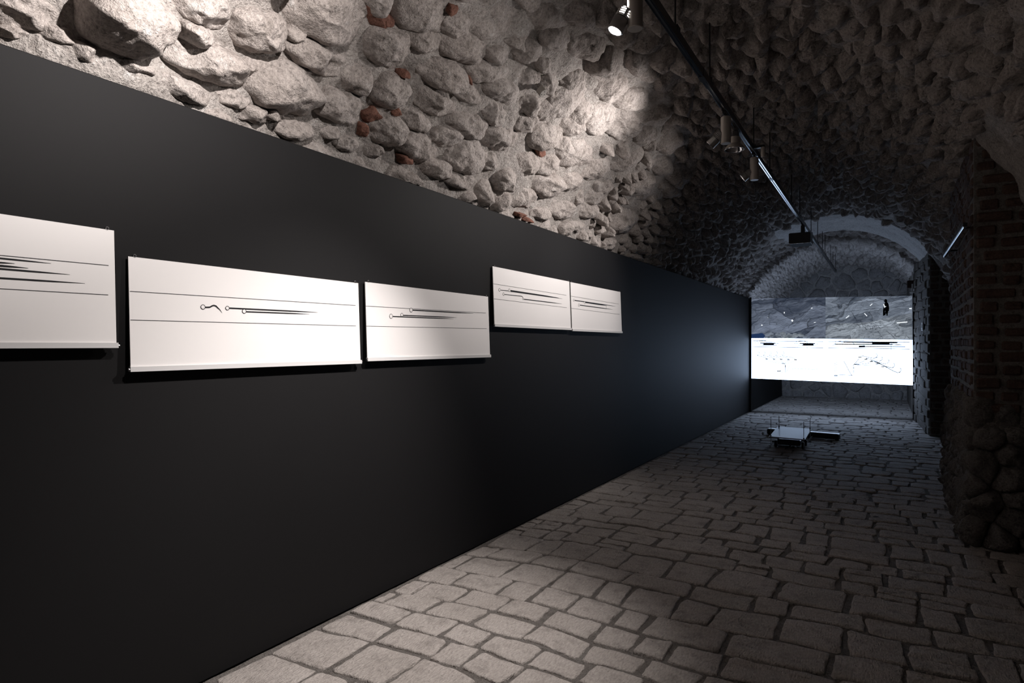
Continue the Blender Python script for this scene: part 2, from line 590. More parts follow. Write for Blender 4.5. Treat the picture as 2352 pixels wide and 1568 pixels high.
def grid_surface(name, mapping, u0, u1, v0, v1, du, dv, hfun, mat, parent=None, flip=False):
    nu, nv = max(2, int((u1 - u0) / du) + 1), max(2, int((v1 - v0) / dv) + 1)
    U, V = np.meshgrid(np.linspace(u0, u1, nu), np.linspace(v0, v1, nv), indexing='ij')
    U, V = U.ravel(), V.ravel()
    P = mapping(U, V, hfun(U, V))
    i = np.arange(nu - 1)[:, None] * nv + np.arange(nv - 1)[None, :]
    i = i.ravel()
    q = np.stack([i, i + nv, i + nv + 1, i + 1], 1)
    if flip: q = q[:, ::-1]
    me = big_mesh(name, P, q)
    return link(name, me, mat, parent)

def poisson(u0, u1, v0, v1, rfun, tries, pre=None, prer=None):
    """variable-radius dart throwing with a coarse grid"""
    cell = .4
    G = {}
    pts, rad = [], []
    def put(p, r):
        G.setdefault((int(p[0] // cell), int(p[1] // cell)), []).append(len(pts)); pts.append(np.array(p)); rad.append(r)
    if pre is not None:
        for p, r in zip(pre, prer): put(p, r)
    cand = np.stack([rng.uniform(u0, u1, tries), rng.uniform(v0, v1, tries)], 1)
    rr = rfun(cand[:, 0], cand[:, 1]) * rng.uniform(.72, 1.28, tries)
    for p, r in zip(cand, rr):
        gx, gy = int(p[0] // cell), int(p[1] // cell)
        ok = True
        for a in (-1, 0, 1):
            for b in (-1, 0, 1):
                for j in G.get((gx + a, gy + b), ()):
                    if math.hypot(p[0] - pts[j][0], p[1] - pts[j][1]) < (r + rad[j]) * .92:
                        ok = False; break
                if not ok: break
            if not ok: break
        if ok: put(p, r)
    return np.array(pts), np.array(rad)

def neighbours(P, R):
    out = []
    for i in range(len(P)):
        d = np.hypot(P[:, 0] - P[i, 0], P[:, 1] - P[i, 1])
        idx = np.where((d < (R[i] * 2.1 + R + .1)) & (d > 1e-9))[0]
        out.append(idx[np.argsort(d[idx])][:18])
    return out

# ------------------------------------------------------------------ STRUCTURE: vault ceiling
ceiling = grid_surface('ceiling', vault_map, 0.0, S_MAX, Y_BACK, Y_END + .1, .028, .03,
                       lambda u, v: -.004 + .021 * fbm(np.stack([u * 6, v * 6, u * 0 + 5], 1), 4, .6), M['mortar'], flip=True)
tag(ceiling, 'barrel vault of grey rubble stones set in rough lime mortar', None, None, 'structure')

# stones read off the photograph: centre, half sizes, tilt (pixels, degrees), how far they stand proud (m)
HAND = [
 (60,28,78,42,8,.045),(30,76,48,16,8,.03),(285,36,112,82,35,.15),(130,80,52,20,14,.03),(195,122,56,22,20,.04),(300,150,62,18,20,.03),
 (460,12,82,46,25,.10),(447,77,48,26,30,.09),(480,145,98,42,20,.10),(420,206,80,25,20,.07),(600,76,66,48,12,.10),(655,204,84,56,30,.12),
 (588,160,18,28,0,.04),(542,228,46,22,15,.05),(592,266,36,20,15,.05),(755,36,88,66,20,.10),(700,86,38,24,25,.04),(735,137,66,34,25,.08),
 (705,172,24,15,20,.035),(640,268,22,15,10,.05),(682,300,46,24,15,.05),(790,250,52,38,20,.08),(827,188,38,32,20,.07),(895,112,54,46,25,.10),
 (965,30,66,46,15,.07),(902,213,46,40,30,.09),(980,97,34,28,15,.06),(1010,165,52,32,6,.12),(1062,108,52,36,10,.07),(1046,55,36,30,0,.04),
 (1130,45,62,42,0,.025),(1115,165,52,26,8,.06),(1135,118,28,20,0,.06),(1000,233,46,32,10,.09),(1070,205,34,24,10,.04),(1142,203,44,32,22,.08),
 (890,298,44,36,22,.09),(956,276,34,24,15,.06),(1062,282,42,30,10,.08),(1120,250,34,26,42,.06),(1020,312,34,26,10,.07),(962,338,44,32,18,.08),
 (1060,352,42,42,10,.06),(1142,312,46,28,8,.07),(865,352,26,18,10,.06),(802,332,30,20,15,.05),(768,302,26,20,10,.05),(1000,386,36,22,10,.06),
 (1050,412,38,18,15,.05),(1116,366,22,22,0,.05),(1213,236,32,22,5,.07),(1212,182,32,22,0,.03),(1257,186,26,22,-40,.06),(1247,145,18,20,20,.06),
 (1302,222,52,30,-32,.07),(1312,180,32,16,-5,.06),(1398,195,48,34,8,.07),(1442,222,44,24,0,.06),(1249,252,36,24,0,.05),(1332,256,36,28,-32,.06),
 (1380,270,46,32,-28,.05),(1432,285,40,34,-28,.05),(1493,260,42,24,-8,.07),(1306,284,34,22,-20,.05),(1205,278,34,20,-5,.06),(1250,312,42,32,-10,.11),
 (1325,355,40,32,-10,.035),(1290,336,24,28,-20,.05),(1206,376,36,28,-10,.05),(1257,378,34,24,5,.06),(1153,408,30,22,-38,.10),(1365,388,36,24,-15,.05),
 (1440,366,42,18,-28,.05),(1258,427,36,28,0,.09),(1310,416,32,22,0,.07),(1197,453,38,24,8,.03),(1365,448,26,22,0,.06),(1431,506,34,28,0,.10),
 (1475,432,36,28,-20,.08),(1531,435,24,14,-20,.07),(1521,384,24,20,-10,.06),(1560,402,30,22,-10,.07),(1540,330,34,24,-8,.06),(1480,310,28,22,-15,.05),
 (1345,105,48,30,0,.06),(1275,95,38,30,10,.05),(1210,115,36,28,10,.06),(1250,40,50,30,5,.04),(1330,30,40,30,5,.06),(1180,90,28,24,10,.05),
 (1345,480,26,20,0,.06),(1320,520,24,14,5,.05),(1290,480,28,22,0,.05),(1240,490,24,14,10,.04),(1400,560,24,14,10,.06),(1385,430,24,18,0,.05),
]
CHIPS = [(870,32,26,34,-8),(893,45,12,15,10),(855,266,18,15,-30),(836,300,9,17,8),(927,170,13,7,0),(912,257,13,6,-25),(932,365,13,12,0),
         (1237,345,10,10,-20),(1035,16,12,13,15),(1070,172,7,7,0),(1190,492,9,5,10),(1205,502,7,5,10)]
SU = 1.22   # stretch of s so that cells run long along the vault

def px_poly(cx, cy, rx, ry, ang, n=24, p=2.6):
    a = math.radians(ang); out = []
    for k in range(n):
        t = 2 * math.pi * k / n
        x = rx * abs(math.cos(t)) ** (2 / p) * math.copysign(1, math.cos(t)); y = ry * abs(math.sin(t)) ** (2 / p) * math.copysign(1, math.sin(t))
        s_, y_ = px_to_vault(cx + x * math.cos(a) - y * math.sin(a), cy + x * math.sin(a) + y * math.cos(a))
        out.append((s_ * SU, y_))
    return np.array(out)

vmap = lambda u, v, h: vault_map(u / SU, v, h)
vs = StoneSet(vmap, flip=True, noise_amp=.016, noise_scale=8.5)
hp, hr, hpoly = [], [], []
for (cx, cy, rx, ry, an, H) in HAND:
    pl = px_poly(cx, cy, rx * 1.09, ry * 1.09, an)
    hpoly.append((pl, H)); hp.append(pl.mean(0)); hr.append(math.sqrt(.5 * abs((pl[:, 0] * np.roll(pl[:, 1], -1) - np.roll(pl[:, 0], -1) * pl[:, 1]).sum()) / math.pi))
for pl, H in hpoly:
    vs.add(pl, 64, RINGS_XH, H * .95, .002, smooth=1, edge_pow=6, facets=6, rough=1.1)
def vault_r(u, v):
    n = vnoise(np.stack([u * .8, v * .8, u * 0 + 4], 1))
    return .088 + .030 * n + .012 * np.clip((u - 3.0) / 2, 0, 1)
S_PLASTER = float(np.interp(-1.75, _vx, _s)) * SU
pts, rad = poisson(.62 * SU, S_MAX * SU, .2, Y_END, vault_r, 60000, hp, hr)
nb = neighbours(pts, rad)
for i in range(len(hp), len(pts)):
    u, v = pts[i]
    if 12.05 < v < 13.65 and u > S_PLASTER: continue
    if np.interp(u / SU, _s, _vx) > .60 and (4.9 < v < 8.3 or v > 12.0): continue
    pl = cell_polygon(i, pts, rad, nb[i])
    if pl is None: continue
    near = v < 8.5
    vs.add(pl, 36 if near else 16, RINGS_HI[[0, 1, 2, 3, 4, 5, 6, 7, 9, 10]] if near else RINGS_LO, random.uniform(.03, .10) if random.random() < .85 else random.uniform(.09, .13),
           random.uniform(.002, .014), smooth=1 if near else 1, edge_pow=random.uniform(3, 7), facets=6, rough=1.2)
def vis_ceiling(p, cx, cy):
    return cy < 98 + .3409 * cx
vs.finish(ceiling, 'stone', 'far_stones', 288, vis_ceiling, 'stone')
cs = StoneSet(vmap, flip=True, noise_amp=.006, noise_scale=14.0)
for (cx, cy, rx, ry, an) in CHIPS:
    cs.add(px_poly(cx, cy, rx, ry, an, p=7), 32, RINGS_HI[[1, 3, 5, 7, 9, 10]], .045, .0, mat='red_brick', keep=True, smooth=0, edge_pow=14, facets=1, rough=1.0)
cs.finish(ceiling, 'brick_fragment', 'brick_fragments')
# plastered arch band between the two bays
band = grid_surface('plaster_band', vmap, S_PLASTER, S_MAX * SU, 12.0, 13.7, .05, .05,
                    lambda u, v: .045 + .006 * fbm(np.stack([u * 6, v * 6, u * 0 + 2], 1), 3) - .05 * np.clip((S_PLASTER + .3 + .25 * vnoise(np.stack([v * 3, v * 0, v * 0], 1)) - u) / .3, 0, 1)
                    - .08 * ((v < 12.02) | (v > 13.68)), M['plaster'], ceiling, flip=True)
band['label'] = 'smooth pale plaster arch band across the vault'

# ------------------------------------------------------------------ STRUCTURE: floor
def floor_map(x, y, h):
    return np.stack([x, y, h], 1)
floor = grid_surface('floor', floor_map, -2.66, 1.1, Y_BACK, Y_END + .1, .04, .04,
                     lambda u, v: -.0095 + .003 * fbm(np.stack([u * 9, v * 9, u * 0 + 5], 1), 3), M['sand_joint'])
tag(floor, 'floor of worn grey paving stones laid in courses with sandy joints', None, None, 'structure')
fs = StoneSet(floor_map, flip=False, noise_amp=.0035, noise_scale=10.0)
def warp(p):
    p = np.atleast_2d(np.asarray(p, float))
    q = p.copy()
    q[:, 1] += .05 * vnoise(np.stack([p[:, 0] * 1.1, p[:, 1] * .9, p[:, 0] * 0 + 1], 1)) + .02 * vnoise(np.stack([p[:, 0] * 4, p[:, 1] * 4, p[:, 0] * 0 + 7], 1))
    q[:, 0] += .02 * vnoise(np.stack([p[:, 0] * 3, p[:, 1] * 3, p[:, 0] * 0 + 3], 1))
    return q
y = .35
XL, XR = -2.565, 1.0
while y < Y_END:
    hgt = random.choice([.18, .20, .22, .25, .28, .31]) * random.uniform(.92, 1.1)
    x = XL - random.uniform(0, .12)
    while x < XR:
        wd = random.choice([.17, .20, .24, .27, .30, .34, .42]) * random.uniform(.9, 1.12)
        if x + wd > XR - .12: wd = XR - x + .02
        parts = [(x, x + wd, y, y + hgt)]
        if hgt > .22 and random.random() < .16:
            m = y + hgt * random.uniform(.4, .6); parts = [(x, x + wd, y, m), (x, x + wd, m, y + hgt)]
        for (a, b, c_, d_) in parts:
            g = random.uniform(.006, .014)
            aa = max(a, XL)
            if b - aa < .07: continue
            j = lambda: random.uniform(-.011, .011)
            n_ = 5
            quad = []
            P4 = [(aa + g, c_ + g), (b - g, c_ + g), (b - g, d_ - g), (aa + g, d_ - g)]
            P4 = [(px_ + (0 if (k in (0, 3) and aa == XL) else j()), py_ + j()) for k, (px_, py_) in enumerate(P4)]
            for k in range(4):
                p0, p1 = np.array(P4[k]), np.array(P4[(k + 1) % 4])
                for t_ in range(n_): quad.append(p0 + (p1 - p0) * t_ / n_)
            quad = warp(quad)
            quad[:, 0] = np.maximum(quad[:, 0], XL)
            near = c_ < 7
            fs.add(quad, 48 if near else 24, np.array([.3, .6, .8, .9, .955, .985, 1.0, 1.015]) if near else np.array([.5, .86, .96, 1.0, 1.015]),
                   random.uniform(-.004, .005), 0.0, mat='paving', smooth=0, edge_pow=26, facets=0, rough=.3, sink=.013)
        x += wd
    y += hgt
def vis_floor(p, cx, cy):
    return p[0] > -2.58
fs.finish(floor, 'paving_stone', 'far_paving_stones', 296, vis_floor, 'paving')

# ------------------------------------------------------------------ STRUCTURE: black partition, end wall, right wall, back wall
XW, WH = -2.58, 2.5
pb = MB().box(XW - .07, XW, Y_BACK, Y_END, 0, WH, .004)
wall_left = pb.build('wall_left', M['partition'], loc=(XW, 8.0, 0))
tag(wall_left, 'tall matt black partition wall carrying the white drawings', None, None, 'structure')

def end_map(u, v, h): return np.stack([u, Y_END - h, v], 1)
wall_far = grid_surface('wall_far', end_map, -2.8, 1.1, -.02, 3.85, .04, .04,
                        lambda u, v: .012 * fbm(np.stack([u * 6, v * 6, u * 0 + 9], 1), 3), M['mortar'], flip=False)
tag(wall_far, 'end wall of large squared stones closing the vault', None, None, 'structure')
es = StoneSet(end_map, flip=False, noise_amp=.012, noise_scale=7)
ep, er = poisson(-2.75, 1.0, .02, 3.75, lambda u, v: .15 + .05 * vnoise(np.stack([u * 1.5, v * 1.5, u * 0 + 2], 1)), 9000)
en = neighbours(ep, er)
for i in range(len(ep)):
    pl = cell_polygon(i, ep, er, en[i])
    if pl is None: continue
    es.add(pl, 20, RINGS_HI[[1, 3, 5, 7, 9, 10]], random.uniform(.03, .07), .010, mat='wall_stone', smooth=0, edge_pow=9, facets=4, rough=.7)
es.finish(wall_far, 'stone', 'small_stones', 290)

XB = .97
wall_right = MB().box(XB, XB + .1, Y_BACK, Y_END, 0, 1.98).build('wall_right', M['pier_mortar'], loc=(XB, 8, 0))
tag(wall_right, 'right wall of brick and rubble piers with dark recesses', None, None, 'structure')
wall_back = MB().box(-2.8, 1.1, Y_BACK - .1, Y_BACK, 0, 3.8).build('wall_back', M['mortar'], loc=(0, Y_BACK, 0))
tag(wall_back, 'plain rendered wall closing the vault behind the viewer', None, None, 'structure')

def pier_prism(name, pts, z0, z1, mat, parent):
    n = len(pts)
    vs_ = [(x, y_, z0) for x, y_ in pts] + [(x, y_, z1) for x, y_ in pts]
    f_ = [(k, (k + 1) % n, n + (k + 1) % n, n + k) for k in range(n)] + [tuple(range(n))[::-1], tuple(range(n, 2 * n))]
    return MB().add(vs_, f_).build(name, mat, parent)

def face_bricks(pier, A, B, nrm, z0, z1, mat, course=.092, bh=.066, lens=(.13, .25), proud=.012, thick=.05, stuff=False, first_off=0.0, jit=1.0):
    """courses of bricks on the vertical face from A to B (plan points), outward normal nrm"""
    A, B, nrm = np.array(A, float), np.array(B, float), np.array(nrm, float); nrm /= np.linalg.norm(nrm)
    L = np.linalg.norm(B - A); t = (B - A) / L
    base = world_loc(pier)
    allb = MB(); k = 0; z = z0
    while z + bh < z1:
        x = -(.0 if k % 2 else first_off)
        while x < L - .03:
            ln = random.choice(lens) * random.uniform(.88, 1.08)
            x1 = min(x + ln, L)
            x0 = max(x, 0)
            if x1 - x0 > .035:
                c2 = A + t * (x0 + x1) / 2 + nrm * (proud - thick + random.uniform(-.006, .008) * jit)
                c = np.array([c2[0], c2[1], z + bh / 2 + random.uniform(-.006, .006) * jit])
                a = random.uniform(-.03, .03) * jit
                ex = np.array([t[0], t[1], 0]); en_ = np.array([nrm[0], nrm[1], 0]); ez = np.array([0, 0, 1.0])
                ex2 = ex * math.cos(a) + ez * math.sin(a); ez2 = -ex * math.sin(a) + ez * math.cos(a)
                R = np.stack([ex2, en_, ez2], 1)
                if np.linalg.det(R) < 0: R[:, 0] *= -1
                hh = np.array([(x1 - x0) / 2 - .009, thick, bh / 2 + random.uniform(-.004, .005) * jit])
                if stuff: allb.bbox(c, hh, R, .012)
                else:
                    o = MB().bbox(np.zeros(3), hh, R, .012)
                    o = o.build('brick', M[mat], pier, loc=(0, 0, 0), smooth=False)
                    o.location = tuple(c - base)
            x += ln + .016
        z += course * random.uniform(.96, 1.06); k += 1
    if stuff:
        o = allb.build('brickwork', M[mat], pier); o['kind'] = 'stuff'

# near pier
PX1 = .565
pier_a = pier_prism('pier', [(PX1, 5.75), (1.0, 5.73), (1.0, 8.2), (.60, 8.15)], 0, 3.22, M['pier_mortar'], wall_right)
pier_a['label'] = 'worn brick pier on a rubble stone foot'
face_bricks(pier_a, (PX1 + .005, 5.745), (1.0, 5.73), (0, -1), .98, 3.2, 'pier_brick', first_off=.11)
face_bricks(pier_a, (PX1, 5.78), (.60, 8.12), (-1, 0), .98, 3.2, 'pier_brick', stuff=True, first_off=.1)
def pj_map(u, v, h):   # jamb then side, unrolled round the corner: u = 0 at the corner, + along +X, - along +Y
    bulge = .055 * np.clip(1 - v / .95, 0, 1) + .02
    r = np.where(u >= 0, 0, 1)
    X = np.where(u >= 0, PX1 + u, PX1 - bulge - h + (-u) * .012)
    Yv = np.where(u >= 0, 5.745 - bulge - h, 5.745 - u)
    k = np.clip(1 - np.abs(u) / .14, 0, 1) ** 2
    return np.stack([X - k * .5 * (bulge + h) * (u >= 0) , Yv - k * .5 * (bulge + h) * (u < 0), v], 1)
rs = StoneSet(pj_map, flip=False, noise_amp=.016, noise_scale=8)
rp, rr = poisson(-2.4, .42, .05, .98, lambda u, v: .068 + .02 * vnoise(np.stack([u * 2, v * 2, u * 0], 1)), 6000)
rn = neighbours(rp, rr)
for i in range(len(rp)):
    pl = cell_polygon(i, rp, rr, rn[i])
    if pl is None: continue
    pl[:, 1] = np.maximum(pl[:, 1], .0)
    rs.add(pl, 24, RINGS_HI[[1, 3, 5, 7, 9, 10]], random.uniform(.01, .035), .0, mat='pier_rubble', smooth=0, edge_pow=5, facets=6, rough=1.1)
rs.finish(pier_a, 'stone', 'small_stones', 290)

# far pier, beside the screen
pier_b = pier_prism('pier', [(.62, 12.2), (1.0, 12.2), (1.0, Y_END), (.50, Y_END), (.50, 14.6)], 0, 3.25, M['pier_mortar'], wall_right)
pier_b['label'] = 'brick pier beside the projection screen'
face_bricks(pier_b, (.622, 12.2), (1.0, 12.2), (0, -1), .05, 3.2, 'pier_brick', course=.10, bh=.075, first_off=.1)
t2 = np.array([.50 - .62, 14.6 - 12.2]); n2 = np.array([-t2[1], t2[0]]); n2 /= np.linalg.norm(n2)
face_bricks(pier_b, (.62, 12.22), (.50, 14.6), n2, .0, 3.2, 'pier_rubble', course=.15, bh=.125, lens=(.3, .5, .75), proud=.02, jit=2.2)

# ------------------------------------------------------------------ THINGS: white drawings on the black wall
def wpt(px, py, x=XW + .026): return at_x(px, py, x)

def drawing_panel(y0, y1, z_top, z_bot, label, strokes, circles, lines, o0, sc):
    H = z_top - z_bot
    OT, OB = .016, .034
    loc = np.array([XW, (y0 + y1) / 2, z_bot])
    t = thing('drawing_panel', tuple(loc), label, 'artwork', 'white line drawings hung along the black wall')
    th = .005
    fr = lambda z: OT + (OB - OT) * (z_top - z) / H
    def pane(z0, z1, e0, e1, ya, yb):
        return [(XW + fr(z0) + e0, ya, z0), (XW + fr(z0) + e1, ya, z0), (XW + fr(z1) + e1, ya, z1), (XW + fr(z1) + e0, ya, z1),
                (XW + fr(z0) + e0, yb, z0), (XW + fr(z0) + e1, yb, z0), (XW + fr(z1) + e1, yb, z1), (XW + fr(z1) + e0, yb, z1)]
    fc = [(0, 1, 2, 3), (7, 6, 5, 4), (1, 5, 6, 2), (0, 3, 7, 4), (3, 2, 6, 7), (0, 4, 5, 1)]
    MB().add(pane(z_bot, z_top, -th, 0, y0, y1), fc).build('board', M['board'], t)
    rail = MB().add(pane(z_bot - .006, z_bot + .014, -.006, .007, y0 - .004, y1 + .004), fc).build('bottom_rail', M['acrylic'], t)
    for yy in (y0 - .004, y1 + .004):
        s_ = -1 if yy < (y0 + y1) / 2 else 1
        MB().tube((XW + OB - .0, yy, z_bot + .003), (XW + OB, yy + s_ * .006, z_bot + .003), .006, n=10).build('rail_cap', M['steel'], t)
    for yy in (y0 + .025, y1 - .025):
        MB().torus((XW + OT + .001, yy, z_top + .005), (1, 0, 0), .0055, .0014).build('hanging_eyelet', M['steel'], t)
        MB().tube((XW - .002, yy, z_top + .009), (XW + OT + .006, yy, z_top + .009), .0018, n=8).build('nail', M['steel'], t)
    ink, grey = MB(), MB()
    def bp(x, y):           # read-off point of the photograph -> point on the board's front
        px, py = o0[0] + x / sc, o0[1] + y / sc
        p = at_x(px, py, XW + .025)
        for _ in range(3): p = at_x(px, py, XW + fr(p[2]) + .0012)
        return p
    nr = (1, 0, 0)
    for (x0, y0_, x1, y1_) in lines:
        a, b = bp(x0, y0_), bp(x1, y1_)
        grey.ribbon([a, b], .0022, nr)
    def clampY(p): p = p.copy(); p[1] = min(max(p[1], y0 + .004), y1 - .004); return p
    for st in strokes:
        pts = [bp(a, b) for a, b in st['p']]
        if len(pts) == 2: pts = [pts[0] + (pts[1] - pts[0]) * k / 8 for k in range(9)]
        pts = [clampY(p) for p in pts]
        n = len(pts); wd = st.get('w', .006)
        ws = [wd * (1 if k / (n - 1) < .7 else max(.12, 1 - (k / (n - 1) - .7) / .3 * .88)) for k in range(n)] if st.get('taper', True) else wd
        ink.ribbon(pts, ws, nr)
    for (cx, cy, rx, ry) in circles:
        c = bp(cx, cy); R = ry / sc * abs(at_x(o0[0] + cx / sc, o0[1] + cy / sc + 1, XW)[2] - at_x(o0[0] + cx / sc, o0[1] + cy / sc, XW)[2])
        ring = []
        n = 28
        vs_ = []
        for k in range(n):
            a = 2 * math.pi * k / n
            for r in (R, R - .0026): vs_.append((c[0] + .0006, c[1] + r * math.cos(a), c[2] + r * math.sin(a)))
        ink.add(vs_, [(2 * k, 2 * ((k + 1) % n), 2 * ((k + 1) % n) + 1, 2 * k + 1) for k in range(n)])
        disc = MB().poly([(c[0] + .0004, c[1] + (R - .002) * math.cos(2 * math.pi * k / n), c[2] + (R - .002) * math.sin(2 * math.pi * k / n)) for k in range(n)])
        disc.build('circle_fill', M['board'], t)
    if ink.v: ink.build('ink_drawing', M['ink'], t)
    if grey.v: grey.build('ruled_lines', M['ink_grey'], t)
    return t

Z1 = ((0, 480), 2.767)
drawing_panel(.03, 1.317, 1.919, 1.472, 'white drawing panel cut off by the picture edge, strokes only', 
    [dict(p=[(-300, 282), (325, 345)], w=.0055), dict(p=[(-200, 326), (95, 346)], w=.0055), dict(p=[(-300, 334), (180, 375)], w=.007), dict(p=[(-400, 346), (445, 416)], w=.0062), dict(p=[(-400, 413), (540, 472)], w=.0062)],
    [], [(-300, 265, 690, 358), (-300, 488, 688, 545)], *Z1)
drawing_panel(1.37, 2.63, 1.826, 1.378, 'large white drawing panel with a wriggling tadpole beside two long pins',
    [dict(p=[(1302, 624), (1318, 624), (1335, 623), (1348, 615), (1360, 612), (1373, 616), (1385, 628), (1398, 640), (1412, 660)], w=.0065), dict(p=[(1458, 629), (2020, 656)], w=.0066), dict(p=[(1563, 652), (1968, 667)], w=.006)],
    [(1290, 622, 11, 16), (1445, 629, 12, 14), (1552, 649, 11, 15)], [(827, 522, 2260, 612), (829, 704, 2263, 742)], *Z1)
Z3 = ((800, 580), 3.618)
drawing_panel(2.685, 3.985, 1.838, 1.39, 'white drawing panel with three long pins stepping upwards',
    [dict(p=[(535, 477), (1040, 505)], w=.007), dict(p=[(455, 520), (900, 539)], w=.006), dict(p=[(368, 530), (875, 550)], w=.006)],
    [(522, 477, 13, 19), (445, 517, 11, 16), (355, 528, 14, 20)], [(145, 443, 1143, 502), (150, 610, 1150, 631)], *Z3)
drawing_panel(4.05, 5.40, 2.073, 1.621, 'higher white drawing panel with a stepped double track of pins',
    [dict(p=[(1266, 311), (1330, 318)], w=.005, taper=False), dict(p=[(1348, 314), (1750, 376)], w=.008), dict(p=[(1348, 321), (1780, 383)], w=.007), dict(p=[(1298, 347), (1440, 362), (1449, 367), (1452, 377)], w=.005, taper=False), dict(p=[(1460, 387), (1775, 425)], w=.007)],
    [(1257, 309, 9, 14), (1338, 312, 9, 13), (1290, 344, 9, 13), (1453, 384, 7, 9)], [(1203, 258, 1812, 354), (1210, 383, 1817, 457)], *Z3)
drawing_panel(5.425, 6.735, 2.07, 1.613, 'white drawing panel farthest along the black wall, next to the double track one',
    [dict(p=[(1881, 396), (2220, 446)], w=.008), dict(p=[(1970, 414), (2143, 440)], w=.008), dict(p=[(2143, 438), (2143, 470)], w=.004, taper=False), dict(p=[(1925, 436), (2195, 472)], w=.008)],
    [(1874, 394, 7, 10), (1965, 417, 6, 11), (1917, 435, 6, 12)], [(1847, 360, 2248, 427), (1855, 462, 2255, 513)], *Z3)

# ------------------------------------------------------------------ THING: projection screen
YS = 14.68
screen = thing('projection_screen', (-1.05, YS, 0), 'wide glowing projection screen hung across the end of the vault', 'screen')
TL, TR, BR, BL = (1724, 685.5), (2095, 679), (2097, 884.5), (1725, 868.5)
cTL, cTR, cBR, cBL = [at_y(*p, YS) for p in (TL, TR, BR, BL)]
def fpt(a, b, dy=0.0):       # a across, b down, straight on the film
    p = (cTL * (1 - a) + cTR * a) * (1 - b) + (cBL * (1 - a) + cBR * a) * b
    return p + np.array([0, -dy, 0])
SPLIT = .493
# point on screen picked from the enlarged view (2352 x 1266 crop of 1720..2110 x 680..890)
def zp(x, y, dy=.004):
    return at_y(1720 + x / 6.031, 680 + y / 6.031, YS) - np.array([0, dy, 0])

def rock_material(name, seed, lo, hi, scale, gain):
    t = NT(name)
    p = t.mapped(t.pos(), (1, 1, 1), (0, math.radians(13), 0))
    off = t.new('ShaderNodeVectorMath', operation='ADD'); t.link(p, off.inputs[0]); off.inputs[1].default_value = (seed, 0, seed * .7)
    q = off.outputs[0]
    wv = t.new('ShaderNodeTexNoise'); wv.inputs['Scale'].default_value = 2.2 * scale; wv.inputs['Detail'].default_value = 3; t.link(q, wv.inputs['Vector'])
    ws = t.new('ShaderNodeVectorMath', operation='SCALE'); t.link(wv.outputs['Color'], ws.inputs[0]); ws.inputs['Scale'].default_value = .5 / scale
    wa = t.new('ShaderNodeVectorMath', operation='ADD'); t.link(q, wa.inputs[0]); t.link(ws.outputs[0], wa.inputs[1])
    st = t.mapped(wa.outputs[0], (1.3 * scale, 0, 5.2 * scale))
    a = t.noise(st, 1.0, 5, .62)
    b = t.noise(t.mapped(q, (7 * scale, 0, 24 * scale)), 1.0, 5, .7)
    def vor(sx, sz, feat):
        v = t.new('ShaderNodeTexVoronoi', feature=feat); v.inputs['Scale'].default_value = 1.0
        t.link(t.mapped(wa.outputs[0], (sx * scale, 0, sz * scale)), v.inputs['Vector']); return v
    sep = t.new('ShaderNodeSeparateColor'); t.link(vor(1.0, 4.2, 'F1').outputs['Color'], sep.inputs[0])
    m = t.math('ADD', t.math('MULTIPLY', a, .48), t.math('MULTIPLY', b, .34))
    m = t.math('ADD', m, t.math('MULTIPLY', sep.outputs[0], .20))
    col = t.ramp(m, [(.30, lo), (.44, tuple(x * .6 + y_ * .22 for x, y_ in zip(lo, hi))), (.56, tuple(x * .55 for x in hi)), (.72, hi)])
    crack = t.ramp(vor(1.0, 4.2, 'DISTANCE_TO_EDGE').outputs['Distance'], [(.0, .12), (.022, 1.)])
    crack2 = t.ramp(vor(3.4, 10.0, 'DISTANCE_TO_EDGE').outputs['Distance'], [(.0, .45), (.03, 1.)])
    col = t.mix(.9, t.mix(.7, col, crack, 'MULTIPLY'), crack2, 'MULTIPLY')
    t.bsdf.inputs['Base Color'].default_value = (0, 0, 0, 1)
    t.link(col, t.bsdf.inputs['Emission Color'])
    t.bsdf.inputs['Emission Strength'].default_value = gain
    return t.m
M['rock_l'] = rock_material('projected_rock_dark', 3.1, (.016, .024, .045), (.27, .32, .43), 1.0, .82)
M['rock_r'] = rock_material('projected_rock_pale', 9.4, (.018, .027, .048), (.34, .40, .50), 1.1, .85)
M['rock_fg'] = rock_material('projected_rock_foreground', 5.7, (.02, .028, .045), (.52, .59, .68), 1.6, .9)
M['white_film'] = emit('projected_white', (.54, .71, 1.0), SCREEN_WHITE)
M['back_film'] = emit('film_back_glow', (.54, .71, 1.0), SCREEN_BACK)
M['film_edge'] = plain('film_edge', (.02, .02, .022), .6)
M['img_shade'] = emit('projected_shade', (.010, .014, .024), 1.0)
M['img_black'] = plain('projected_black', (.003, .003, .004), .9, 0, .05)
M['img_grey'] = plain('projected_grey', (.16, .16, .18), .9, 0, .05)
M['img_white'] = emit('projected_white_mark', (.9, .95, 1.0), 1.1)
M['img_blue'] = emit('projected_deep_blue', (.015, .035, .10), 1.0)

aS = (1896 - 1724) / (2095 - 1724) * .985
def quad(name, a0, a1, b0, b1, mat, dy=0.0, flip=False, nx=1):
    m = MB(); 
    P = [fpt(a0, b0, dy), fpt(a0, b1, dy), fpt(a1, b1, dy), fpt(a1, b0, dy)]
    return m.add(P, [(0, 1, 2, 3)] if not flip else [(3, 2, 1, 0)]).build(name, mat, screen)
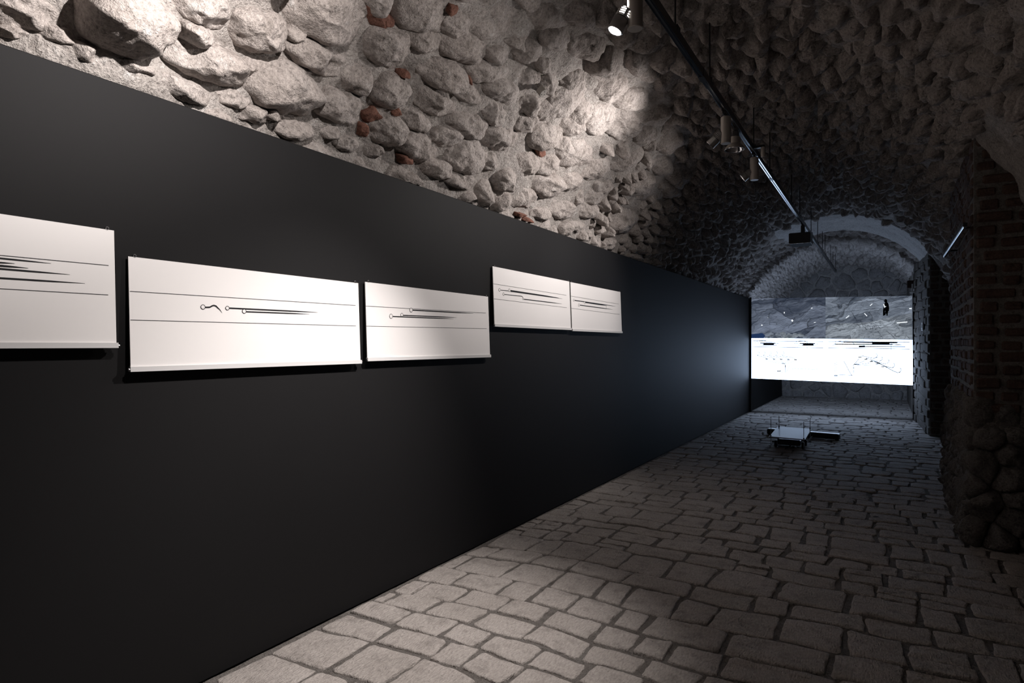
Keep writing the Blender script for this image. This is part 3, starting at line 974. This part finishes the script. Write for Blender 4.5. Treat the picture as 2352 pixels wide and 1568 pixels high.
# film slab
fb = MB()
P = [fpt(a, b, d) for d in (-.001, -.008) for (a, b) in ((0, 0), (0, 1), (1, 1), (1, 0))]
fb.add(P, [(0, 1, 2, 3), (0, 4, 5, 1), (1, 5, 6, 2), (2, 6, 7, 3), (3, 7, 4, 0)]).build('film', M['film_edge'], screen)
quad('film_back', 0, 1, 0, 1, M['back_film'], -.009, True)
xs_split = zp(1062, 300)[0]; aS = (xs_split - cTL[0]) / (cTR[0] - cTL[0])
quad('picture', 0, aS, 0, SPLIT, M['rock_l'])['label'] = 'projected photograph of a grey rocky slope with tumbled boulders'
quad('picture', aS, 1, 0, SPLIT, M['rock_r'])['label'] = 'projected photograph of a figure standing on bare rock'
quad('diagram_field', 0, 1, SPLIT, 1, M['white_film'])['label'] = 'bright white half of the screen with line diagrams'
nrS = (0, -1, 0)
# lit foreground rock of the right picture, dark water and boulders of the left one
MB().poly([zp(x, y_, .002) for x, y_ in ((1064, 585), (2258, 596), (2258, 232), (2100, 262), (1900, 300), (1700, 352), (1500, 372), (1250, 372), (1120, 392), (1064, 420))]).build('foreground_rock_image', M['rock_fg'], screen)
MB().poly([zp(x, y_, .002) for x, y_ in ((28, 582), (205, 582), (225, 545), (190, 512), (90, 520), (28, 528))]).build('water_image', M['img_blue'], screen)
rk = random.Random(4)
for (x, y_, rx, ry) in ((290, 545, 80, 48), (470, 520, 55, 34), (420, 556, 45, 30), (560, 545, 48, 42), (640, 540, 50, 36), (720, 540, 48, 30), (500, 566, 60, 20), (610, 572, 60, 16), (780, 560, 40, 20), (390, 530, 30, 30)):
    P_ = []
    for k in range(9):
        a = 2 * math.pi * k / 9 + rk.uniform(-.2, .2); q = rk.uniform(.78, 1.1)
        P_.append(zp(x + rx * q * math.cos(a), min(y_ + ry * q * math.sin(a), 584), .003 + rk.uniform(0, .002)))
    MB().poly(P_[::-1]).build('boulder_image', M['rock_fg'] if rk.random() < .55 else M['rock_r'], screen)
# long cracks in the picture
cr = MB()
for L_ in ([(24, 208), (200, 185), (400, 150), (700, 90), (1060, 40)], [(24, 120), (250, 90), (500, 60), (900, 10)], [(1062, 180), (1300, 130), (1500, 95), (1800, 60), (2258, 5)],
           [(24, 415), (250, 380), (420, 350), (620, 270), (900, 190), (1060, 170)], [(1062, 260), (1350, 215), (1650, 180), (1850, 165), (2258, 140)],
           [(300, 470), (500, 420), (750, 340), (1060, 270)], [(1740, 450), (1800, 500), (1840, 560), (1860, 585)], [(1900, 480), (1980, 540), (2030, 592)], [(1380, 160), (1440, 240), (1480, 310)],
           [(1064, 500), (1300, 470), (1600, 420), (1900, 400), (2258, 330)], [(1064, 370), (1400, 340), (1700, 320)], [(1540, 340), (1590, 420), (1640, 470)]):
    
    Pw = []
    for (xa, ya), (xb, yb) in zip(L_[:-1], L_[1:]):
        for q in np.linspace(0, 1, 7)[:-1]: Pw.append((xa + (xb - xa) * q + rk.uniform(-4, 4), ya + (yb - ya) * q + rk.uniform(-5, 5)))
    Pw.append(L_[-1])
    cr.ribbon([zp(a, b, .0035) for a, b in Pw], [rk.uniform(.001, .009) for _ in Pw], nrS)
cr.build('rock_cracks_image', M['img_shade'], screen)['kind'] = 'stuff'
jag = MB()
for k in range(60):
    x = rk.uniform(1600, 1850); y_ = rk.uniform(350, 460)
    dx, dy_ = rk.uniform(-40, 70), rk.uniform(-14, 30)
    jag.ribbon([zp(x, y_, .0035), zp(x + dx * .4 + rk.uniform(-6, 6), y_ + dy_ * .5, .0035), zp(x + dx, y_ + dy_, .0035)], [.001, rk.uniform(.003, .009), .001], nrS)
jag.build('shadowed_rocks_image', M['img_shade'], screen)['kind'] = 'stuff'
for (x0, y0, x1, y1, wd) in ((1345, 305, 1390, 268, .014), (1600, 237, 1638, 276, .014), (1678, 133, 1710, 105, .013), (2048, 370, 2195, 357, .018), (900, 365, 928, 362, .01), (2222, 172, 2256, 170, .02), (490, 218, 493, 238, .016), (860, 168, 884, 163, .012), (262, 296, 268, 298, .01)):
    MB().ribbon([zp(x0, y0, .005), zp(x1, y1, .005)], wd, nrS).build('white_mark_image', M['img_white'], screen)
MB().poly([zp(x, y_, .005) for x, y_ in ((586, 338), (602, 355), (618, 343), (602, 320))]).build('white_mark_image', M['img_white'], screen)
MB().poly([zp(x, y_, .005) for x, y_ in ((168, 402), (180, 411), (194, 402), (180, 390))]).build('white_mark_image', M['img_white'], screen)
# figure standing on the rock: part of the projected photograph
fg = MB()
fg.poly([zp(x, y_, .005) for x, y_ in ((1888, 40), (1876, 56), (1880, 78), (1888, 92), (1872, 105), (1868, 128), (1880, 150), (1884, 180), (1888, 210), (1905, 214), (1922, 212), (1940, 206), (1944, 170), (1938, 120), (1930, 96), (1916, 84), (1916, 60), (1906, 42))])
fg.poly([zp(x, y_, .005) for x, y_ in ((1866, 140), (1858, 200), (1858, 268), (1872, 272), (1884, 240), (1886, 180))])
fg.poly([zp(x, y_, .005) for x, y_ in ((1896, 210), (1900, 240), (1908, 262), (1900, 270), (1922, 270), (1924, 250), (1930, 210))])
fg.poly([zp(x, y_, .005) for x, y_ in ((1890, 210), (1880, 245), (1874, 262), (1888, 266), (1898, 240), (1902, 212))])
fg.build('figure_image', M['img_black'], screen)
MB().ribbon([zp(1868, 110, .006), zp(1884, 156, .006), zp(1898, 140, .006)], .016, nrS).build('figure_arm_image', M['img_white'], screen)

# diagrams
dk, gr = MB(), MB()
def line(mb, pts, wd=.007, dy=.004): mb.ribbon([zp(a, b, dy) for a, b in pts], wd * (.8 if mb is dk else 1.5), nrS)
for L_ in ([(58, 618), (1032, 629)], [(58, 701), (1032, 715)], [(1098, 628), (2228, 636)], [(1098, 715), (2228, 732)]): line(gr, L_, .008)
for ox in (0, 548):
    oy = ox * .009
    line(gr, [(82 + ox, 650 + oy), (100 + ox, 630 + oy), (150 + ox, 614 + oy), (215 + ox, 612 + oy), (255 + ox, 622 + oy)], .006)
    line(dk, [(82 + ox, 652 + oy), (140 + ox, 648 + oy)], .012); line(dk, [(156 + ox, 650 + oy), (370 + ox, 652 + oy)], .026); line(dk, [(370 + ox, 652 + oy), (412 + ox, 655 + oy)], .014)
    line(dk, [(232 + ox, 635 + oy), (328 + ox, 635 + oy)], .016); line(dk, [(140 + ox, 676 + oy), (388 + ox, 677 + oy)], .017); line(gr, [(200 + ox, 664 + oy), (350 + ox, 667 + oy)], .018)
    for (x, y_, r) in ((152, 647, 11), (198, 664, 10), (130, 674, 13)):
        n = 14; line(dk, [(x + ox + r * math.cos(2 * math.pi * k / n), y_ + oy + r * .85 * math.sin(2 * math.pi * k / n)) for k in range(n + 1)], .006)
line(dk, [(808, 610), (808, 728)], .009); line(dk, [(1969, 615), (1969, 745)], .009)
line(dk, [(1308, 635), (2062, 646)], .024); line(dk, [(1195, 666), (1990, 668)], .026); line(dk, [(1990, 668), (2118, 676)], .018); line(dk, [(1610, 696), (2168, 700)], .020); line(gr, [(1522, 698), (1610, 694)], .026)
line(gr, [(1712, 654), (1950, 654)], .022); line(dk, [(1440, 642), (1462, 664), (1466, 672)], .012); line(dk, [(1162, 684), (1195, 660), (1204, 645)], .014); line(dk, [(1285, 655), (1300, 633)], .014); line(gr, [(1195, 632), (1260, 622), (1400, 616), (1600, 618)], .007)
line(dk, [(1710, 625), (1710, 675)], .012)
def face(x, y_, s=1.0):     # the little scribbled profiles
    P_ = [(-8, -30), (2, -36), (12, -30), (14, -18), (18, -8), (12, -4), (14, 6), (4, 10), (-4, 16), (-4, 26)]
    line(gr, [(x + a * s, y_ + b * s) for a, b in P_], .007); line(gr, [(x - 4 * s, y_ - 14 * s), (x + 4 * s, y_ - 10 * s)], .007)
for x in (128, 212, 294, 380, 470): face(x, 800)
for (x, y_) in ((1765, 832), (1835, 872), (1925, 908), (2005, 966), (2095, 1032)): face(x, y_)
bt = MB()
for i, (x, y_) in enumerate(((248, 871), (350, 872), (448, 875), (548, 878), (648, 881), (1538, 843), (1620, 875), (1695, 904), (1777, 937), (1855, 978), (416, 1036), (1206, 1100))):
    hw = 17 if i < 5 else (20 if i < 10 else 24); hh = 9
    MB().poly([zp(x - hw, y_ - hh), zp(x - hw, y_ + hh), zp(x + hw, y_ + hh), zp(x + hw, y_ - hh)]).build('label_box', M['img_black'], screen)
    for q in range(3): line(bt, [(x - hw * .6 + q * hw * .45, y_ - 1), (x - hw * .6 + q * hw * .45 + hw * .28, y_ + 1)], .006, .006)
for (x, y_) in ((503, 968), (1452, 990)):
    MB().poly([zp(x - 5, y_ - 14), zp(x - 5, y_ + 16), zp(x + 6, y_ + 16), zp(x + 6, y_ - 14)]).build('label_box', M['img_black'], screen)
bt.build('label_scribble', M['img_white'], screen)['kind'] = 'stuff'
for i, x in enumerate((116, 200, 282, 366, 456)):
    ex, ey = (240, 340, 440, 545, 638)[i], (858, 860, 862, 864, 868)[i]
    line(gr, [(x, 806), (x + 2, 820), (x + 30, 830), ((x + ex) / 2 + 20, 840), (ex - 10, ey - 8), (ex + 2, ey + 6)], .007)
for (x, y_) in ((255, 890), (350, 888), (445, 890), (545, 892), (632, 896)): line(gr, [(x, y_), ((x + 490) / 2, (y_ + 934) / 2 + (8 if x < 340 or x > 600 else 0)), (490, 936)], .006)
line(gr, [(490, 936), (504, 952), (502, 1058)], .007); line(gr, [(440, 1030), (462, 1054), (500, 1064), (518, 1058), (548, 990), (565, 962), (585, 955)], .006)
line(gr, [(586, 1008), (640, 998), (700, 1006), (770, 1002), (840, 1012), (900, 1018), (962, 1006)], .006)
for k in range(11): line(gr, [(1188 + (30 if k % 2 else 0), 905 + k * 13), (1188 + (0 if k % 2 else 30), 918 + k * 13)], .005)
line(gr, [(1300, 902), (1318, 906), (1340, 940), (1380, 1020), (1420, 1088), (1436, 1096)], .007); line(gr, [(1232, 1086), (1330, 1090), (1436, 1096)], .007)
line(gr, [(1455, 1005), (1450, 1040), (1455, 1085), (1468, 1085)], .006)
for (x, y_) in ((1530, 860), (1605, 895), (1680, 922), (1765, 952)): line(gr, [(1440, 968), (1452, 946), ((1452 + x) / 2, (946 + y_) / 2 + 6), (x, y_)], .007)
line(gr, [(1540, 826), (1580, 828), (1650, 846), (1735, 860), (1760, 848), (1780, 846)], .008); line(gr, [(1620, 862), (1680, 870), (1760, 900), (1800, 905), (1830, 888)], .008)
line(gr, [(1690, 890), (1780, 915), (1890, 938), (1910, 924)], .008); line(gr, [(1700, 890), (1800, 930), (1900, 975), (1985, 992), (2010, 975)], .009); line(gr, [(1800, 925), (1900, 980), (2000, 1035), (2060, 1058), (2100, 1048)], .009)
dk.build('score_lines', M['img_black'], screen)['kind'] = 'stuff'; gr.build('diagram_lines', M['img_grey'], screen)['kind'] = 'stuff'
# black posts that carry the film
for (X_, nm) in ((XW + .022, 'post'), (at_y(2097.5, 900, YS)[0] + .012, 'post')):
    MB().box(X_ - .02, X_ + .02, YS - .015, YS + .03, 0, 2.52).build(nm, M['black_plastic'], screen)
MB().add([fpt(a, 0, d) + np.array([0, 0, z]) for a in (0, 1) for d in (-.012, -.03) for z in (-.012, .004)], [(0, 1, 3, 2), (4, 6, 7, 5), (0, 4, 5, 1), (2, 3, 7, 6), (0, 2, 6, 4), (1, 5, 7, 3)]).build('top_rail', M['black_plastic'], screen)

# ------------------------------------------------------------------ THING: lighting track and its lamps
XT, ZT = -1.03, 3.215
track = thing('lighting_track', (XT, 3.0, ZT), 'long black lighting track hung on thin rods under the vault', 'light track')
MB().box(XT - .018, XT + .018, -2.0, 17.1, ZT + .004, ZT + .058, .002).build('channel', M['track_black'], track)
for sx in (-1, 1):
    MB().box(XT + sx * .011 - .0045, XT + sx * .011 + .0045, -2.0, 17.1, ZT, ZT + .008, .001).build('conductor_strip', M['track_rail'], track)
for px_ in (1551, 1630, 1731, 1768, 1818, 1837, 1863, 1878, 1889, 1895, 1908, 1913, 1919):
    uu = (px_ - 1176) / F_PX
    Yr = 1.03 * (CS + SN * uu) / (SN - CS * uu)
    MB().tube((XT + .0, Yr, ZT + .05), (XT, Yr, 3.74), .0055, n=8).build('suspension_rod', M['track_black'], track)
    MB().box(XT - .022, XT + .022, Yr - .03, Yr + .03, ZT + .04, ZT + .075, .003).build('rod_clamp', M['track_black'], track)
for Yj in (4.2, 7.1, 10.25, 13.3):
    MB().box(XT - .0195, XT + .0195, Yj - .05, Yj + .05, ZT - .002, ZT + .060, .002).build('joint_cover', M['track_black'], track)

def spotlight(Y_, label, axis, lit, drv_len=.2, drv_r=.037, head_r=.037, head_len=.115, side=-1, head_at=None, slots=False, xoff=0.0, head_mat=None):
    axis = np.array(axis, float); axis /= np.linalg.norm(axis)
    top = ZT
    t = thing('spotlight', (XT + xoff, Y_, top), label, 'spotlight', 'spotlights on the lighting track')
    MB().box(XT + xoff - .016, XT + xoff + .016, Y_ - .05, Y_ + .05, top - .012, top + .004, .002).build('track_adapter', M['track_black'], t)
    MB().tube((XT + xoff, Y_, top - .03), (XT + xoff, Y_, top - .01), .012, n=12).build('stem', M['track_black'], t)
    z1 = top - .028; z0 = z1 - drv_len
    MB().lathe((XT + xoff, Y_, z1), (0, 0, -1), [(0, 0), (0, drv_r - .004), (.004, drv_r), (drv_len - .003, drv_r), (drv_len, drv_r - .003), (drv_len, 0)], 28).build('driver_housing', M['lamp_grey'], t, smooth=True)
    # a short hinge arm and the tilted head
    hc = np.array([XT + xoff, Y_, z0 + .05]) if head_at is None else np.array(head_at, float)
    hs = hc + axis * 0.0
    d_out = np.array([axis[0], axis[1], 0]); d_out /= np.linalg.norm(d_out)
    base = np.array([XT + xoff, Y_, z0 + .055]) + d_out * drv_r * .6
    back = base + d_out * .042 - axis * .045 + np.array([0, 0, .0])
    MB().tube(base, base + d_out * .03, .011, n=12).build('hinge', M['lamp_alu'], t)
    prof = [(0, 0), (0, head_r * .72), (.006, head_r * .86)]
    x = .01
    for k in range(4):
        prof += [(x, head_r * .86), (x + .003, head_r * .93), (x + .006, head_r * .93), (x + .008, head_r * .84)]; x += .011
    prof += [(x, head_r), (head_len - .008, head_r), (head_len - .008, head_r + .002), (head_len, head_r + .002), (head_len, head_r - .004), (head_len - .02, head_r - .007)]
    head = MB().lathe(back, axis, prof, 32).build('lamp_head', head_mat or M['lamp_alu'], t, smooth=True)
    fc = back + axis * (head_len - .012)
    lens = MB().lathe(fc, axis, [(0, head_r - .006), (.0005, 0)], 28)
    lens.build('lens', M['lamp_glow'] if lit else M['glass'], head, loc=world_loc(head))
    MB().torus(back + axis * (head_len - .001), axis, head_r - .001, .0028, 32, 6).build('front_ring', M['chrome'], head, loc=world_loc(head), smooth=True)
    if slots:
        a = np.cross(axis, [0, 0, 1]); a /= np.linalg.norm(a); b = np.cross(axis, a)
        sm = MB()
        # slots face the side of the camera
        tocam = np.array([0, 0, CAM_H]) - back; tocam -= axis * (tocam @ axis); tocam /= np.linalg.norm(tocam); lat = np.cross(axis, tocam)
        for ang0, half in ((-.35, .38), (.75, .2)):
            for k in range(3):
                pts_ = []
                for q in np.linspace(ang0 - half, ang0 + half, 7):
                    pts_.append(back + axis * (.014 + k * .011) + (math.cos(q) * tocam - math.sin(q) * lat) * (head_r * .945))
                sm.ribbon(pts_, .0055, tocam)
        sm.build('light_slot', M['lamp_slot'], head, loc=world_loc(head))
    return t, fc + axis * .016, axis

def add_spot(owner, mouth, axis, beam, cone, wide, out, ocone, vent):
    base = world_loc(owner)
    for nm, power, ang, bl, rad_, dr in (('beam', beam, cone, 1.0, .02, axis), ('spill', wide, ocone, 1.0, .02, out)):
        if power <= 0: continue
        ld = bpy.data.lights.new('lamp_' + nm, 'SPOT')
        ld.energy = power; ld.color = LAMP_RGB; ld.spot_size = math.radians(ang); ld.spot_blend = bl; ld.shadow_soft_size = rad_
        o = bpy.data.objects.new('lamp_' + nm, ld); C.objects.link(o)
        o.parent = owner; o.location = tuple(np.array(mouth) - base)
        o.rotation_euler = Vector(tuple(dr)).to_track_quat('-Z', 'Y').to_euler()

def add_vent(owner, mouth, axis, vent):
    ld = bpy.data.lights.new('vent_leak', 'POINT'); ld.energy = vent; ld.color = LAMP_RGB; ld.shadow_soft_size = .015
    o = bpy.data.objects.new('vent_leak', ld); C.objects.link(o); o.parent = owner
    o.location = tuple(np.array(mouth) - np.array(axis) * .155 + np.array([-.012, 0, .0]) - world_loc(owner))

for key, lab, kw in (('overhead', 'track spotlight above the viewer, out of the picture', {}),
                     ('near', 'lit aluminium spotlight with glowing slots at the top edge of the picture', dict(slots=True)),
                     ('mid', 'grey track spotlight with ribbed head tilted to the wall, beside the reflector lamp', dict(drv_len=.2)),
                     ('far', 'grey cylinder spotlight where the track starts to gleam', dict(drv_len=.205, head_len=.09))):
    S = SPOTS[key]
    t_, mouth, ax = spotlight(S['y'], lab, S['axis'], True, **kw)
    add_spot(t_, mouth, ax, S['beam'], S['cone'], S['wide'], S['out'], S['ocone'], S['vent'])
    if S['vent']: add_vent(t_, mouth, ax, S['vent'])
# unlit reflector lamp hanging straight down
t = thing('spotlight', (XT, 5.32, ZT), 'reflector spotlight with round mirrored face pointing straight down', 'spotlight', 'spotlights on the lighting track')
MB().box(XT - .016, XT + .016, 5.27, 5.37, ZT - .012, ZT + .004, .002).build('track_adapter', M['track_black'], t)
MB().box(XT - .03, XT + .012, 5.295, 5.345, ZT - .06, ZT - .01, .003).build('stem', M['track_black'], t)
MB().lathe((XT - .02, 5.32, ZT - .058), (0, 0, -1), [(0, 0), (0, .04), (.004, .044), (.055, .046), (.08, .070), (.098, .077), (.1, .074)], 32).build('lamp_head', M['lamp_grey'], t, smooth=True)
MB().lathe((XT - .02, 5.32, ZT - .155), (0, 0, 1), [(0, .073), (.02, .058), (.045, .024), (.05, 0)], 32).build('reflector', M['chrome'], t, smooth=True)
MB().torus((XT - .02, 5.32, ZT - .158), (0, 0, 1), .0755, .0034, 36, 6).build('front_ring', M['chrome'], t, smooth=True)
# slim lamp behind the track
t = thing('spotlight', (XT + .1, 5.95, ZT), 'slim small spotlight hanging behind the track', 'spotlight', 'spotlights on the lighting track')
MB().box(XT + .018, XT + .115, 5.93, 5.97, ZT + .01, ZT + .03, .003).build('track_adapter', M['track_black'], t)
MB().lathe((XT + .1, 5.95, ZT + .03), (0, 0, -1), [(0, 0), (0, .017), (.004, .02), (.1, .02), (.105, .016), (.105, 0)], 20).build('driver_housing', M['lamp_grey'], t, smooth=True)
MB().tube((XT + .1, 5.95, ZT - .075), (XT + .118, 5.99, ZT - .115), .012, n=14).build('lamp_head', M['chrome'], t, smooth=True)

# projector on the track
t = thing('projector', (-1.06, 10.15, 2.945), 'dark boxy projector hanging from the track', 'projector')
MB().box(-1.215, -.925, 10.0, 10.34, 2.95, 3.105, .012).build('housing', M['dark_grey'], t)
MB().box(-1.06, -1.01, 10.08, 10.16, 3.10, ZT + .004, .004).build('mounting_bracket', M['dark_grey'], t)
MB().box(-1.205, -.935, 9.997, 10.004, 2.944, 2.951, .001).build('base_trim', M['steel'], t)
MB().box(-1.205, -.935, 10.004, 10.33, 2.943, 2.951, .001).build('base_plate', M['matt_black'], t)
MB().tube((-.99, 10.335, 3.03), (-.99, 10.37, 3.03), .035, n=20).build('lens', M['glass'], t, smooth=True)

# rail on the right wall
t = thing('wall_rail', (.5, 6.5, 2.34), 'short gleaming metal rail on brackets along the brick pier', 'rail')
MB().box(.486, .514, 5.62, 7.45, 2.335, 2.365, .003).build('channel', M['track_black'], t)
MB().box(.490, .510, 5.62, 7.45, 2.328, 2.337, .002).build('metal_strip', M['track_rail'], t)
for yb in (5.85, 7.2):
    MB().box(.51, .60, yb - .012, yb + .012, 2.35, 2.366, .002).build('bracket', M['track_black'], t)

# small fittings near the screen
p = at_y(2092, 655, 14.5)
t = thing('wall_box', (p[0], 14.5, p[2] - .09), 'small dark red brown box on a white bracket above the screen corner', 'speaker')
MB().box(p[0] - .06, p[0] + .05, 14.44, 14.56, p[2] - .06, p[2] + .09, .008).build('housing', M['brown_box'], t)
MB().box(p[0] + .01, p[0] + .035, 14.42, 14.45, p[2] - .15, p[2] + .02, .003).build('bracket', M['white_plastic'], t)
MB().box(p[0] - .02, p[0] + .12, 14.45, 14.52, p[2] - .15, p[2] - .135, .003).build('bracket_arm', M['white_plastic'], t)
t = thing('wall_switch', (.565, 12.95, 1.75), 'small white switch plate on the lit edge of the far pier', 'switch')
MB().box(.545, .562, 12.8, 13.1, 1.72, 1.86, .004).build('plate', M['white_plastic'], t)
MB().box(.538, .547, 12.88, 13.02, 1.76, 1.82, .003).build('rocker', M['white_plastic'], t)
# round junction plate on the vault
s0, y0 = px_to_vault(1228, 190)
pv = vault_map(np.array([s0, s0]), np.array([y0, y0]), np.array([.05, .09]))
nv_ = pv[1] - pv[0]; nv_ /= np.linalg.norm(nv_)
t = thing('junction_plate', tuple(pv[1]), 'small round grey cover plate with holes among the vault stones', 'cover plate')
MB().lathe(pv[0], nv_, [(0, .03), (.04, .03), (.044, .027), (.044, 0)], 24).build('plate', M['lamp_grey'], t, smooth=True)
aa = np.cross(nv_, [0, 1, 0]); aa /= np.linalg.norm(aa); bb = np.cross(nv_, aa)
for k in range(3):
    q = 2 * math.pi * k / 3 + .4; c = pv[0] + nv_ * .0435 + (aa * math.cos(q) + bb * math.sin(q)) * .015
    MB().tube(c, c + nv_ * .0012, .004, n=10).build('screw_hole', M['black_plastic'], t)

# ------------------------------------------------------------------ THINGS on the floor
t = thing('wheeled_stand', (-1.18, 9.95, 0), 'low black wheeled stand carrying a tilted pale grey plate on four thin rods', 'stand')
FL, FR, BR_, BL_ = (-1.41, 9.68), (-.975, 9.63), (-.955, 10.27), (-1.385, 10.30)
zf, zb = .150, .222
def pl(cs, dz): return [(cs[0][0], cs[0][1], zf + dz), (cs[1][0], cs[1][1], zf + dz), (cs[2][0], cs[2][1], zb + dz), (cs[3][0], cs[3][1], zb + dz)]
ex = lambda c, k: (c[0] + (.02 if c[0] > -1.18 else -.02) * k, c[1] + (.02 if c[1] > 9.95 else -.02) * k)
cs_ = [ex(c, 1) for c in (FL, FR, BR_, BL_)]
v8 = pl(cs_, 0) + pl(cs_, .014)
MB().add(v8, [(3, 2, 1, 0), (4, 5, 6, 7), (0, 1, 5, 4), (1, 2, 6, 5), (2, 3, 7, 6), (3, 0, 4, 7)]).build('plate', M['plate_white'], t)
for c in (FL, FR, BR_, BL_):
    z = zf if c[1] < 9.95 else zb
    r = MB().tube((c[0], c[1], 0.0), (c[0], c[1], .405), .0042, n=8).build('threaded_rod', M['steel'], t)
    MB().tube((c[0], c[1], z + .012), (c[0], c[1], z + .03), .010, n=6).build('nut', M['black_plastic'], r, loc=world_loc(r))
MB().box(-1.33, -1.03, 9.74, 10.2, .045, .125, .012).build('chassis', M['black_plastic'], t)
for (wx, wy) in ((-1.36, 9.80), (-1.0, 9.80), (-1.36, 10.12), (-1.0, 10.12)):
    wq = MB().lathe((wx - .018, wy, .05), (1, 0, 0), [(0, 0), (0, .04), (.004, .049), (.032, .049), (.036, .04), (.036, 0)], 24).build('wheel', M['black_plastic'], t, smooth=True)
    MB().lathe((wx + (.0185 if wx > -1.2 else -.0185), wy, .05), (1 if wx > -1.2 else -1, 0, 0), [(0, .016), (.004, .013), (.004, 0)], 16).build('hub', M['chrome'], wq, loc=world_loc(wq))
MB().tube((-.985, 10.1, .06), (-.93, 10.3, .12), .008, n=10).build('handle', M['chrome'], t)
MB().tube((-1.16, 9.72, .02), (-1.16, 9.76, .06), .014, n=12).build('castor', M['chrome'], t)

bar_a, bar_b = np.array([-1.66, 11.06]), np.array([-.61, 10.92])
bd = (bar_b - bar_a); bl = np.linalg.norm(bd); bd /= bl
t = thing('floor_bar', ((bar_a[0] + bar_b[0]) / 2, (bar_a[1] + bar_b[1]) / 2 + .06, 0), 'long low black bar with a gleaming top lying behind the stand', 'sound bar')
mid = np.array([(bar_a[0] + bar_b[0]) / 2, (bar_a[1] + bar_b[1]) / 2 + .06, .0])
R = np.stack([[bd[0], bd[1], 0], [-bd[1], bd[0], 0], [0, 0, 1.0]], 1)
MB().bbox(mid + [0, 0, .052], np.array([bl / 2, .06, .040]), R, .006).build('body', M['black_plastic'], t)
MB().bbox(mid + [0, 0, .0955], np.array([bl / 2 - .004, .058, .0055]), R, .003).build('top_panel', M['gloss_white'], t)
for s_ in (-1, 1):
    MB().bbox(mid + R @ np.array([s_ * (bl / 2 - .03), 0, .006]), np.array([.02, .05, .006]), R, .002).build('foot', M['black_plastic'], t)
    MB().bbox(mid + R @ np.array([s_ * (bl / 2 + .002), 0, .052]), np.array([.003, .055, .036]), R, .001).build('end_cap', M['dark_grey'], t)
